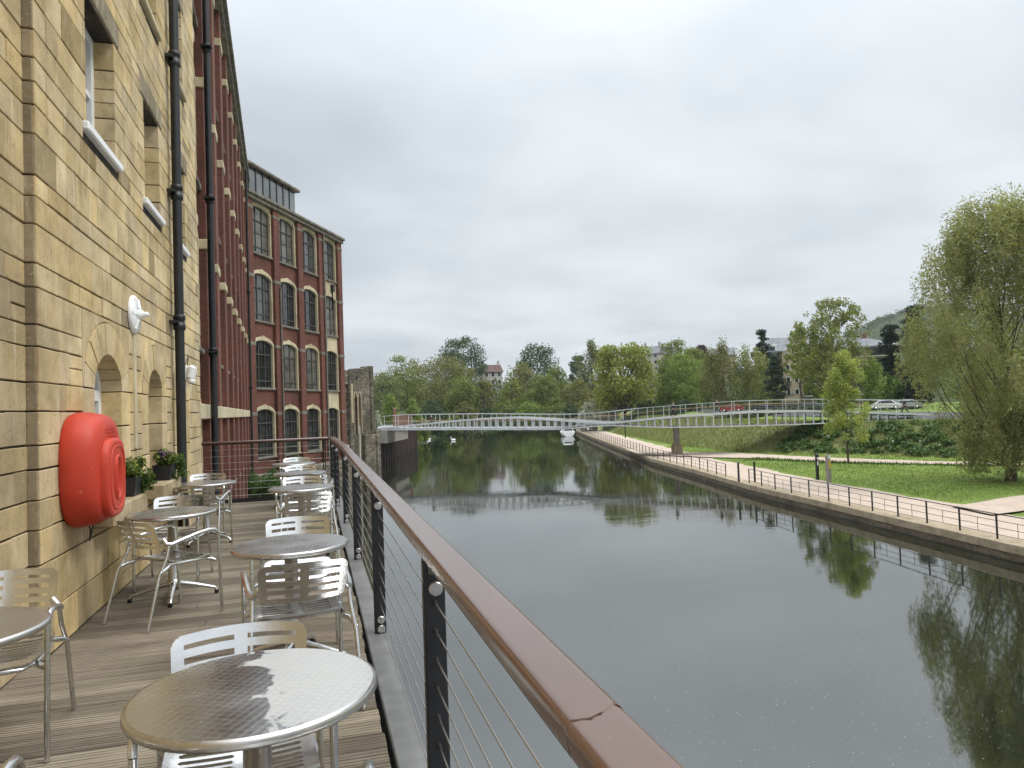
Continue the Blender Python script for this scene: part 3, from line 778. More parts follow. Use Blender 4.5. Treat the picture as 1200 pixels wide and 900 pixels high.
# wall light: white bulkhead dish with a projecting boss
t_ = empty('wall_light', (WX + .006, 7.84, 2.58)); tag(t_, 'round white dish light with a projecting boss on the stone wall', 'wall light')
mx_ = Matrix.Rotation(PI / 2, 4, 'Y')
mb = MB(); mb.lathe([(.205, 0), (.21, .02), (.195, .04), (.15, .058), (.07, .065)], 28, mx_); mb.build('dish', MT['white'], t_)
mb = MB(); mb.lathe([(.065, .066), (.06, .09), (.045, .11), (.028, .125), (.028, .165), (.016, .175), (0, .176)], 20, mx_); mb.build('boss', MT['white'], t_)
t_.scale = (.85, .92, .92)
for k in range(6):
    an = 2 * PI * k / 6
    mb = MB(); mb.bar((.075, .07 * math.cos(an), .07 * math.sin(an)), (.045, .19 * math.cos(an), .19 * math.sin(an)), .014, .03); mb.build('rib', MT['white'], t_)
t_ = empty('floodlight', (WX + .01, 10.75, 2.16)); tag(t_, 'small white twin floodlight above the arched doorway', 'floodlight')
mb = MB(); mb.box(0, .05, -.09, .09, -.1, .1, .01); mb.build('bracket', MT['white'], t_)
for s_ in (-1, 1):
    mb = MB(); mb.box(-.045, .045, -.055, .055, -.1, .1, .03, mat=Matrix.Translation((.09, .075 * s_, .0)) @ Matrix.Rotation(.2, 4, 'Y')); mb.lathe([(.035, -.14), (.05, -.1), (.03, -.09)], 12, Matrix.Translation((.085, .075 * s_, .0))); mb.build('lamp_head', MT['white'], t_)
mb = MB(); mb.tube([(.02, -.1, .1), (.06, -.06, .22), (.05, .04, .26), (.02, .1, .1)], .006, 6); mb.build('cable', MT['black'], t_)

# lifebuoy housing: red drum with a raised front plate
lb = empty('lifebuoy_housing', (WX + .005, 6.02, 1.18)); lb.scale = (1, .95, .95); tag(lb, 'bulging red lifebuoy housing hung on the stone wall', 'lifebuoy housing')
def sq(th, a, b_, e):
    c_, s_ = math.cos(th), math.sin(th)
    return (a * math.copysign(abs(c_) ** e, c_), b_ * math.copysign(abs(s_) ** e, s_))
N = 56
def dome(levels, e=.72, dz=0.0, dy=0.0):
    mb = MB(); vs = []; fs = []
    for (x, k1, k2) in levels:
        for i in range(N):
            p = sq(2 * PI * i / N, k1, k2, e); vs.append((x, p[0] + dy, p[1] + dz))
    for l in range(len(levels) - 1):
        for i in range(N): fs.append((l * N + i, l * N + (i + 1) % N, (l + 1) * N + (i + 1) % N, (l + 1) * N + i))
    mb.add(vs, fs, 0, True); mb.add(vs[-N:], [list(range(N))], 0, False); mb.add(vs[:N], [list(range(N))[::-1]], 0, False); return mb
dome([(0, .40, .43), (.03, .415, .445), (.09, .412, .442), (.16, .395, .428), (.205, .365, .405), (.225, .33, .375), (.232, .28, .33)]).build('body', MT['red'], lb)
pl = dome([(.225, .27, .31), (.262, .268, .308), (.276, .255, .295), (.279, .235, .275)], .62, -.075, .0); pl.build('front_plate', MT['red'], lb)
def ring(a, b_, r, x, e=.7, dz=-.075):
    mb = MB(); mb.tube([(x, sq(2 * PI * i / 40, a, b_, e)[0], sq(2 * PI * i / 40, a, b_, e)[1] + dz) for i in range(40)], r, 6, 0, True); return mb
ring(.205, .245, .007, .279).build('raised_rim', MT['red'], lb)
rg = ring(.085, .165, .014, .279, .85); rg.build('raised_loop', MT['red'], lb)
ring(.045, .12, .009, .279, .85).build('raised_loop', MT['red'], lb)
mb = MB()
rng = random.Random(4)
for r_ in range(3):
    for k in range(7): mb.box(.226, .236, -.10 + k * .03, -.082 + k * .03, .30 - r_ * .028 , .318 - r_ * .028, .002)
mb.build('embossed_plate', MT['red'], lb)
mb = MB(); mb.tube([(.02, .2, -.40), (.03, .23, -.52), (.015, .26, -.60)], .006, 6); mb.tube([(.02, .30, -.38), (.03, .29, -.5), (.015, .26, -.60)], .006, 6); mb.build('cord', MT['black'], lb)

# ------------------------------------------------------------------ leaf clouds
def leaves(rs, clumps, n, size, aspect=.55, droop=0.0, upbias=.35, shell=.55, wjit=.4):
    """clumps: list of (centre, radii) -> V, quads: diamond leaves spread through the clumps' volume, denser towards their skins"""
    C_ = np.array([c[0] for c in clumps], float); RR = np.array([c[1] for c in clumps], float)
    p = (RR.prod(1)) ** .75; p /= p.sum()
    k = rs.choice(len(C_), n, p=p)
    d = rs.normal(size=(n, 3)); d /= np.linalg.norm(d, axis=1)[:, None]
    rad = shell + (1 - shell) * rs.rand(n) ** .6; rad = np.where(rs.rand(n) < .3, rs.rand(n) ** .5, rad)
    rad = rad * (1 + .16 * rs.normal(size=n).clip(-1, 2.2))
    P = C_[k] + RR[k] * d * rad[:, None]
    nr = d * .55 + rs.normal(size=(n, 3)) * .75; nr[:, 2] += upbias
    nr /= np.linalg.norm(nr, axis=1)[:, None]
    a = rs.normal(size=(n, 3)); a[:, 2] -= droop * 3
    a -= nr * (a * nr).sum(1)[:, None]; a /= np.linalg.norm(a, axis=1)[:, None]
    b = np.cross(nr, a)
    s = size * (1 + wjit * (rs.rand(n) - .5) * 2)
    L = (s * .5)[:, None] * a; W = (s * .5 * aspect)[:, None] * b
    V = np.stack([P - L, P + W, P + L, P - W], 1).reshape(-1, 3)
    return V, np.arange(4 * n).reshape(-1, 4)
def crown_mesh(rs, clumps, n, size, mat, **k):
    V, Q = leaves(rs, clumps, n, size, **k); return quads_mesh('crown', V, Q, mat)

def tree_clumps(rs, style, w_, h, base):
    C_ = []
    rw = w_ / 2
    if style in ('dome', 'broad', 'sparse', 'bush'):
        z0 = base; n = {'dome': 60, 'broad': 80, 'sparse': 190, 'bush': 34}[style]
        for i in range(n):
            u = rs.rand(); th = rs.rand() * 2 * PI
            zz_ = z0 + (h - z0) * (.04 + .92 * u)
            pr = math.sqrt(max(.03, 1 - ((u - (.38 if style != 'bush' else .25)) / (.66 if u > .38 else .55)) ** 2))
            rad = rw * pr * ((.10 + .86 * rs.rand() ** .75) if style == 'sparse' else (.35 + .58 * rs.rand() ** .6))
            r_ = w_ * (rs.uniform(.035, .075) if style == 'sparse' else rs.uniform(.10, .18))
            C_.append(((rad * math.cos(th), rad * math.sin(th), min(zz_, h - r_ * .5)), (r_, r_, r_ * (1.1 if style == 'sparse' else rs.uniform(.55, .85)))))
        if style != 'sparse':
            C_.append(((0, 0, z0 + (h - z0) * .48), (rw * .84, rw * .84, (h - z0) * .45)))
    elif style == 'conifer':
        k = 26
        for i in range(k):
            u = (i + .5) / k; zz_ = base + (h - base) * u; rr_ = rw * (1 - u) ** .8 + .2
            for j in range(max(3, int(7 * (1 - u)) + 2)):
                th = rs.rand() * 2 * PI; rad = rr_ * (.45 + .5 * rs.rand())
                r_ = .35 * rr_ + .25
                C_.append(((rad * math.cos(th), rad * math.sin(th), zz_ - rad * .12), (r_, r_, r_ * .45)))
    elif style == 'pine':
        for i in range(90):
            u = rs.rand() ** 1.15; zz_ = base + (h - base) * u; th = rs.rand() * 2 * PI
            pr = (1 - u * .75); rad = rw * pr * (.1 + .85 * rs.rand() ** .7)
            r_ = w_ * rs.uniform(.10, .17)
            C_.append(((rad * math.cos(th), rad * math.sin(th), zz_), (r_, r_, r_ * .5)))
    elif style == 'birch':
        for i in range(54):
            u = rs.rand(); th = rs.rand() * 2 * PI
            pr = math.sin(PI * min(1, .12 + u * .88)) ** .6
            rad = rw * pr * (.3 + .65 * rs.rand()); r_ = w_ * rs.uniform(.07, .12)
            C_.append(((rad * math.cos(th), rad * math.sin(th), base + (h - base) * u), (r_, r_, r_ * 2.3)))
    elif style == 'young':
        for i in range(60):
            u = rs.rand() ** .9; th = rs.rand() * 2 * PI
            pr = min(1, .45 + u * 3) * (1 - u) ** .6 * .95 + .06
            rad = rw * pr * (.2 + .8 * rs.rand()); r_ = w_ * rs.uniform(.06, .11)
            C_.append(((rad * math.cos(th), rad * math.sin(th), base + (h - base) * (u * .96)), (r_, r_, r_ * 1.15)))
    elif style == 'willow':
        for i in range(300):
            u = rs.rand() ** .95; th = rs.rand() * 2 * PI
            pr = (math.sqrt(max(.02, 1 - ((u - .34) / .68) ** 2)) if u > .34 else .45 + .55 * u / .34)
            rad = rw * pr * (.08 + .92 * rs.rand() ** .6); r_ = w_ * rs.uniform(.036, .066)
            lean = .25 * rad
            C_.append(((rad * math.cos(th), rad * math.sin(th), base + (h - base) * u), (r_, r_, r_ * rs.uniform(2.0, 3.6))))
    return C_
def tree(name, label, px, d, top, wpx, style, leaf, n, base_frac=.2, size=None, bark='bark', trunk_r=None, group=None, seed=0, cat='tree', lean=0, droop=0.0, asp=.6, limbs=14, zb=None, yaw=None):
    rs = np.random.RandomState(1000 + seed + int(px * 7 + d))
    p = at(px, top, d); x, y = p.x, p.y
    zg = ground(x, y) if zb is None else zb
    h = p.z - zg; w_ = wpx * d / CF
    size = size or d / 700 * 1.7
    o = empty(name, (x, y, zg - .05)); tag(o, label, cat, group)
    base = h * base_frac
    C_ = tree_clumps(rs, style, w_, h, base)
    cm = crown_mesh(rs, C_, n, size, LF[leaf], droop=droop, aspect=asp)
    link('crown', cm, o)
    r0 = trunk_r or max(.10, h * .017)
    mb = MB(); hz = h * (.86 if style in ('conifer', 'young', 'pine', 'birch', 'sparse') else .62)
    tp = [(0, 0, -.3)] + [(r0 * .8 * math.sin(k * 1.3 + seed), r0 * .8 * math.cos(k * 2.1 + seed) , hz * k / 6) for k in range(1, 7)]
    mb.tube(tp, [r0 * 1.35] + [r0 * (1 - .15 * k) for k in range(1, 7)], 8)
    idx = rs.permutation(len(C_))[:limbs]
    for i in idx:
        c = Vector(C_[i][0]); hd = math.hypot(c.x, c.y)
        zs_ = max(base * .6, min(hz * .95, c.z - hd * (2.3 if style == 'willow' else .9) - .3))
        if c.z < zs_: continue
        a = Vector((0, 0, zs_)); m_ = a.lerp(c, .5) + (Vector((c.x, c.y, 0)) * .16 if style == 'willow' else Vector((0, 0, .1 * hd)))
        rr_ = r0 * (.22 if style == 'willow' else .42) * (1 - .5 * zs_ / max(h, 1))
        mb.tube([a, m_, c], [rr_, rr_ * .6, rr_ * .22], 5)
    mb.build('trunk', MT[bark], o, recalc=False)
    return o

# ------------------------------------------------------------------ deck railing
rl = empty('deck_railing', (.415, 6, 0)); tag(rl, 'long cable railing with brown capped handrail along the river edge of the deck', 'railing')
OFF = (-.415, -6, 0)
def rpart(mb, name, m, parent=None, **k):
    o = mb.build(name, m, parent or rl, **k)
    if parent is None: o.location = OFF
    return o
RX0, RX1, RT, RB = .362, .474, 1.042, .992
def cap_profile():
    b = .016; pr = []
    for (cx, cz, a0) in ((RX0 + b, RT - b, 180), (RX1 - b, RT - b, 90), (RX1 - b * .6, RB + b * .6, 0), (RX0 + b * .6, RB + b * .6, 270)):
        rr_ = b if cz > 1.01 else b * .6
        for k in range(4):
            an = R(a0 - 30 * k); pr.append((cx + rr_ * math.cos(an), cz + rr_ * math.sin(an)))
    return pr
def sweep(mb, prof, path, mi=0):
    """path: list of (y, dx, dz, shear) stations along the deck edge; shear skews the end so that two lengths meet in a ragged crack"""
    vs = []; n = len(prof)
    for (y, dx, dz, sh) in path:
        for (x, z) in prof:
            yo = y
            if sh:
                t = (x - RX0) / (RX1 - RX0); yo += .040 * t + .007 * math.sin(t * 9 + 1) + .004 * math.sin(t * 31)
                if z < 1.02: yo += -.02 * (1.02 - z) / .03
            vs.append((x + dx, yo, z + dz))
    m = len(path)
    mb.add(vs, [(i * n + k, i * n + (k + 1) % n, (i + 1) * n + (k + 1) % n, (i + 1) * n + k) for i in range(m - 1) for k in range(n)], mi, True)
    mb.add(vs[:n], [list(range(n))], mi); mb.add(vs[-n:], [list(range(n))[::-1]], mi)
def dense_prof():
    p = cap_profile(); o = []
    for a, b_ in zip(p, p[1:] + p[:1]):
        k = 12 if abs(a[0] - b_[0]) > .05 else 1
        for i in range(k): o.append((a[0] + (b_[0] - a[0]) * i / k, a[1] + (b_[1] - a[1]) * i / k))
    return o
def edge_dx(y): return -.10 * sm01((y - 9.8) / 4.0) if y > 9.8 else 0.0
def edge_dz(y): return .055 * float(sm01((y - 8.5) / 5.0))
dp = dense_prof()
YC = 1.06
m1 = MB(); sweep(m1, dp, [(-1.3, 0, 0, 0), (.6, 0, 0, 0), (YC - .005, 0, -.002, 1)]); rpart(m1, 'handrail', MT['rail'])
m1 = MB(); sweep(m1, dp, [(YC + .0005, 0, 0, 1)] + [(y, edge_dx(y), edge_dz(y), 0) for y in (1.95, 4.9, 5.6)]); rpart(m1, 'handrail', MT['rail'])
m1 = MB(); sweep(m1, dp, [(y, edge_dx(y), edge_dz(y), 0) for y in [5.604 + .5 * k for k in range(16)] + [13.74]]); rpart(m1, 'handrail', MT['rail'])
m1 = MB(); m1.box(.378, .458, .95, 1.22, 1.0, 1.0385); rpart(m1, 'crack_filling', MT['crack'])
m1 = MB()
for y0, y1 in zip([-1.3, 9.8, 11, 12.2], [9.8, 11, 12.2, 13.66]):
    m1.bar((.415 + edge_dx(y0), y0, .984 + edge_dz(y0)), (.415 + edge_dx(y1), y1, .984 + edge_dz(y1)), .085, .010)
rpart(m1, 'rail_flat', MT['black'])
def bolt(mb, p, r, ax=-1):
    mb.lathe([(r, 0), (r, .010), (r * .86, .014), (0, .0142)], 20, Matrix.Translation(p) @ Matrix.Rotation(PI / 2, 4, 'X'), 0, False)
POSTS = [.15, 2.65, 5.12, 7.75, 10.35, 12.3, 13.64]
CZ = [.095 + .104 * k for k in range(8)]
for y in POSTS:
    dx = edge_dx(y); dz = edge_dz(y); x = .412 + dx
    mb = MB(); mb.box(x - .040, x + .040, y, y + .050, -.05, .978 + dz, .005)
    p = rpart(mb, 'post', MT['black'])
    for (z, r_) in ((.872 + dz, .0265), (.018, .027), (.082, .026)):
        mb = MB(); bolt(mb, (x + .004, y - .0005, z), r_); mb.build('bolt', MT['steel'], p)
    mb = MB(); mb.box(x - .022, x + .022, y - .016, y - .0005, .925 + dz, .976 + dz, .006); mb.build('bracket', MT['galv'], p)
    for z in CZ:
        mb = MB(); mb.lathe([(.0085, -.028), (.0085, .0), (.005, .02), (.0034, .06)], 8, Matrix.Translation((x, y - .001, z)) @ Matrix.Rotation(PI / 2, 4, 'X')); mb.build('cable_fitting', MT['cable'], p)
for z in CZ:
    mb = MB(); mb.tube([(.412, -1.2, z), (.412, 9.8, z)] + [(.412 + edge_dx(y), y, z + edge_dz(y) * z) for y in (11, 12.2, 13.64)], .0030, 6); rpart(mb, 'cable', MT['cable'])
er = empty('end_railing', (-.9, 13.7, 0)); tag(er, 'short cable railing closing the far end of the deck', 'railing')
def epart(mb, name, m, parent=None):
    o = mb.build(name, m, parent or er)
    if parent is None: o.location = (.9, -13.7, 0)
    return o
EZ = 1.098
mb = MB(); mb.box(-2.30, .255, 13.655, 13.755, EZ - .05, EZ, .014); epart(mb, 'handrail', MT['rail'])
mb = MB(); mb.box(-2.30, .255, 13.66, 13.745, EZ - .062, EZ - .051); epart(mb, 'rail_flat', MT['black'])
for x in (-2.03, .17):
    for o_ in (-.018, .018):
        mb = MB(); mb.box(x + o_ - .008, x + o_ + .008, 13.67, 13.74, -.05, EZ - .06, .003); epart(mb, 'post', MT['black'])
    mb = MB(); mb.box(x - .028, x + .028, 13.668, 13.742, EZ - .16, EZ - .062, .004); epart(mb, 'bracket', MT['black'])
for z in [.12 + .118 * k for k in range(8)]:
    mb = MB(); mb.tube([(-2.28, 13.705, z), (.30, 13.705, z)], .003, 5); epart(mb, 'cable', MT['cable'])
mb = MB(); mb.box(-2.28, .26, 13.645, 13.665, -.0, .075); epart(mb, 'kick_board', MT['black'])

# ------------------------------------------------------------------ café tables and chairs
def slotted(W, Hh, slots, fn, th, corner, nx, nz):
    """rounded panel W x H with slot holes; fn(u, v, k) maps panel coordinates and thickness to a point"""
    def inside(u, v):
        a, b_ = W / 2, Hh / 2; du, dv = abs(u) - (a - corner), abs(v) - (b_ - corner)
        if du > 0 and dv > 0 and du * du + dv * dv > corner * corner: return False
        for (c0, c1, w0, hw) in slots:
            uu = min(max(u, c0 + hw), c1 - hw)
            if (u - uu) ** 2 + (v - w0) ** 2 < hw * hw: return False
        return True
    us = [-W / 2 + W * i / nx for i in range(nx + 1)]; vs_ = [-Hh / 2 + Hh * j / nz for j in range(nz + 1)]
    keep = [[inside((us[i] + us[i + 1]) / 2, (vs_[j] + vs_[j + 1]) / 2) for j in range(nz)] for i in range(nx)]
    mb = MB(); id0 = {}; V = []; Fq = []
    def vid(i, j, k):
        key = (i, j, k)
        if key not in id0: id0[key] = len(V); V.append(fn(us[i], vs_[j], k * th))
        return id0[key]
    for i in range(nx):
        for j in range(nz):
            if not keep[i][j]: continue
            q = [(i, j), (i + 1, j), (i + 1, j + 1), (i, j + 1)]
            Fq.append([vid(a, b_, 1) for a, b_ in q]); Fq.append([vid(a, b_, 0) for a, b_ in q][::-1])
            for (di, dj, a, b_) in ((0, -1, q[0], q[1]), (1, 0, q[1], q[2]), (0, 1, q[2], q[3]), (-1, 0, q[3], q[0])):
                ii, jj = i + di, j + dj
                if not (0 <= ii < nx and 0 <= jj < nz and keep[ii][jj]):
                    Fq.append([vid(*a, 0), vid(*b_, 0), vid(*b_, 1), vid(*a, 1)])
    mb.add(V, Fq, 0, False)
    return mb
def make_chair():
    c = empty('cafe_chair')
    # seat: scooped shell, two banks of cross slots either side of a spine
    sl = []
    for k in range(10):
        v = -.165 + .0365 * k
        sl += [(-.185, -.022, v, .0105), (.022, .185, v, .0105)]
    def seatf(u, v, k):
        t = v / .21
        z = .435 - .018 * math.cos(PI * min(1, abs(t))) * .5 + .010 * (u / .22) ** 2
        if t > .7: z -= .05 * (t - .7) ** 2 / .09 * .35
        if t < -.7: z += .03 * (-.7 - t) / .3
        return (u, v + .015, z + k)
    slotted(.46, .43, sl, seatf, .012, .06, 92, 86).build('seat', MT['alu'], c)
    mb = MB(); mb.tube([(-.215, -.17, .44), (-.228, 0, .436), (-.215, .16, .428), (-.17, .222, .418), (0, .236, .416), (.17, .222, .418), (.215, .16, .428), (.228, 0, .436), (.215, -.17, .44)], .011, 8)
    for s_ in (-1, 1):
        mb.tube([(.262 * s_, .205, .405), (.232 * s_, .19, .418), (.20 * s_, .15, .428)], [.013, .015, .012], 8)
        mb.tube([(.262 * s_, -.265, .40), (.25 * s_, -.2, .425), (.21 * s_, -.15, .438)], [.012, .014, .012], 8)
    mb.build('seat_rim', MT['alu'], c)
    sl = []
    for k in range(4):
        v = -.066 + .043 * k; w0 = .19 - .006 * k * 0
        sl += [(-w0, -.02, v, .0085), (.02, w0, v, .0085)]
    def backf(u, v, k):
        t = (v + .105) / .21; cu = (u / .24) ** 2
        zz_ = .665 + v + .012 * (1 - cu) * t * 1.0
        return (u * (1 - .05 * (1 - t)), -.205 - .085 * t - .055 * (1 - cu) - k, zz_)
    slotted(.455, .20, sl, backf, .008, .04, 91, 40).build('backrest', MT['alu'], c)
    for s_ in (-1, 1):
        mb = MB()
        mb.tube([(.212 * s_, -.205, .635), (.236 * s_, -.195, .598), (.252 * s_, -.165, .592), (.262 * s_, -.10, .612), (.268 * s_, .04, .642), (.270 * s_, .14, .655), (.270 * s_, .19, .650), (.2695 * s_, .215, .63), (.269 * s_, .225, .60)],
                [.014, .018, .018, .0155, .0145, .0145, .0145, .0145, .014], 10)
        mb.build('armrest', MT['alu'], c)
        mb = MB(); mb.tube([(.269 * s_, .225, .60), (.268 * s_, .232, .43), (.266 * s_, .25, .008)], .0125, 10); mb.tube([(.266 * s_, .25, .014), (.266 * s_, .25, .0)], .0135, 10); mb.build('leg', MT['alu'], c)
        mb = MB(); mb.tube([(.246 * s_, -.178, .597), (.25 * s_, -.205, .50), (.262 * s_, -.275, .38), (.272 * s_, -.375, .008)], .0115, 10); mb.tube([(.272 * s_, -.3755, .014), (.272 * s_, -.377, 0)], .0125, 10); mb.build('leg', MT['alu'], c)
    return c
chair0 = make_chair(); _used = [False]
def place_chair(x, y, face, label, group='aluminium chairs on the deck'):
    """face: direction the sitter looks, degrees clockwise from +Y"""
    c = chair0 if not _used[0] else copy_tree(chair0); _used[0] = True
    c.location = (x, y, 0.002); c.rotation_euler = (0, 0, -R(face)); tag(c, label, 'chair', group); return c
def make_table(mt='top'):
    t_ = empty('cafe_table')
    prof = [(0, .700), (.335, .700), (.346, .704), (.3505, .712), (.3505, .724), (.347, .730), (.338, .7325)]
    mb = MB(); mb.lathe(prof[:-1] + [(.338, .7325)], 96); mb.f.pop() if False else None
    mb.build('rim', MT['steel'], t_)
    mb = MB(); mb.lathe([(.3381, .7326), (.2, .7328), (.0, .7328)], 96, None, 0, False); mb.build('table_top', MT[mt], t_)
    mb = MB(); mb.lathe([(.05, .155), (.042, .165), (.040, .66), (.11, .685), (.11, .699)], 28); mb.build('pedestal', MT['steel'], t_)
    mb = MB(); mb.lathe([(.045, .09), (.058, .10), (.058, .15), (.05, .156)], 24); mb.build('hub', MT['alu'], t_)
    for k in range(4):
        a = PI / 4 + k * PI / 2; c_, s_ = math.cos(a), math.sin(a)
        mb = MB(); mb.tube([(c_ * .04, s_ * .04, .125), (c_ * .16, s_ * .16, .098), (c_ * .28, s_ * .28, .065), (c_ * .325, s_ * .325, .052), (c_ * .338, s_ * .338, .03)], [.026, .022, .018, .017, .015], 10, 0, False, .8); f_ = mb.build('foot', MT['alu'], t_)
        mb = MB(); mb.lathe([(.017, 0.002), (.019, .006), (.018, .032)], 12, Matrix.Translation((c_ * .338, s_ * .338, 0))); mb.build('rubber_pad', MT['rubber'], f_)
    return t_
table0 = make_table(); _tu = [False]
def place_table(x, y, rot, label):
    c = table0 if not _tu[0] else copy_tree(table0); _tu[0] = True
    c.location = (x, y, .001); c.rotation_euler = (0, 0, R(rot)); tag(c, label, 'table', 'round steel tables on the deck'); return c
tf = make_table('top_painted_sky'); tf.location = (-.184, 2.265, .001); tf.rotation_euler = (0, 0, R(10)); tag(tf, 'large looking round steel table nearest the camera, half mirror dark and half bright', 'table', 'round steel tables on the deck')
place_table(-.158, 4.69, 25, 'second round steel table along the railing, with the dark backed chair before it')
place_table(-.15, 8.25, 5, 'third round steel table along the railing, beyond a bright chair back')
place_table(-.20, 10.3, 40, 'fourth round steel table along the railing')
place_table(-.34, 12.35, 20, 'farthest round steel table by the railing, at the deck end')
place_table(-1.41, 3.33, 20, 'round steel table cut by the left edge of the photo')
place_table(-1.19, 6.75, 50, 'round steel table below the red lifebuoy housing, its pedestal and feet in view')
place_table(-1.30, 9.55, 15, 'farther round steel table along the stone wall, near the planted sills')
place_chair(-.25, 2.46, 176, 'bright chair tucked under the nearest table, facing the camera')
place_chair(-.16, 1.66, 0, 'chair at the near side of the closest table, only its arm tip in view')
place_chair(-.11, 4.16, -8, 'chair with dark slotted back turned to the camera, before the second table')
place_chair(-.14, 5.22, 182, 'bright backed chair on the far side of the second table')
place_chair(-.10, 7.55, -6, 'dark backed chair at the near side of the third table')
place_chair(-.16, 8.80, 181, 'bright backed chair between the third and fourth railing tables')
place_chair(-.06, 9.75, 4, 'dark backed chair half hidden behind the third railing table')
place_chair(-.20, 10.85, 180, 'bright backed chair between the fourth and farthest railing tables')
place_chair(-.30, 12.9, 179, 'bright chair against the railing at the far end of the deck')
place_chair(-1.495, 3.966, 173, 'chair at the left edge of the photo, back against the stone wall side')
place_chair(-1.045, 2.0, 0, 'chair of which one arm tip shows in the lower left corner')
place_chair(-1.10, 6.16, 46, 'chair seen from behind below the lifebuoy housing, legs splayed on the boards')
place_chair(-1.30, 7.35, 183, 'bright backed chair half hidden by the table below the planted sills')
place_chair(-1.27, 8.95, 8, 'dark backed chair at the near side of the farther wall table')
place_chair(-1.40, 10.15, 182, 'bright backed chair on the far side of the farther wall table')

# ------------------------------------------------------------------ planters on the sills
def planter(y, label, seed, flowers):
    t_ = empty('planter', (WX + .06, y, .842)); tag(t_, label, 'planter')
    mb = MB(); hb = .17
    v0 = [(-.075, -.17, 0), (.075, -.17, 0), (.075, .17, 0), (-.075, .17, 0)]; v1 = [(-.10, -.2, hb), (.10, -.2, hb), (.10, .2, hb), (-.10, .2, hb)]; v2 = [(-.09, -.19, hb), (.09, -.19, hb), (.09, .19, hb), (-.09, .19, hb)]; v3 = [(-.085, -.18, hb - .03), (.085, -.18, hb - .03), (.085, .18, hb - .03), (-.085, .18, hb - .03)]
    mb.add(v0 + v1 + v2 + v3, [(3, 2, 1, 0)] + [(a + l, (a + 1) % 4 + l, (a + 1) % 4 + l + 4, a + l + 4) for l in (0, 4, 8) for a in range(4)] + [(12, 13, 14, 15)])
    mb.build('trough', MT['black'], t_)
    rs = np.random.RandomState(seed)
    cl = [((rs.uniform(-.06, .09), rs.uniform(-.16, .2), hb + rs.uniform(.02, .13)), (.06, .07, .06)) for _ in range(12)]
    cl += [((rs.uniform(.06, .16), rs.uniform(.0, .28), hb + rs.uniform(-.14, .05)), (.05, .06, .07)) for _ in range(9)]
    V, Q = leaves(rs, cl, 1500, .034, aspect=.6, shell=.2); link('foliage', quads_mesh('foliage', V, Q, LF['weed']), t_)
    V, Q = leaves(rs, cl[:12], 420, .030, aspect=.8, shell=.5); link('variegated_foliage', quads_mesh('variegated_foliage', V, Q, LF['yellow']), t_)
    if flowers:
        V, Q = leaves(rs, [((.02, -.1, hb + .10), (.07, .09, .06))], 240, .028, aspect=.9, shell=.6); link('blossom', quads_mesh('blossom', V, Q, LF['purple']), t_)
planter(7.36, 'trailing plant in a black trough just beyond the lifebuoy housing', 3, False)
planter(9.02, 'black trough of purple flowers and trailing greenery on the second stone sill', 5, True)

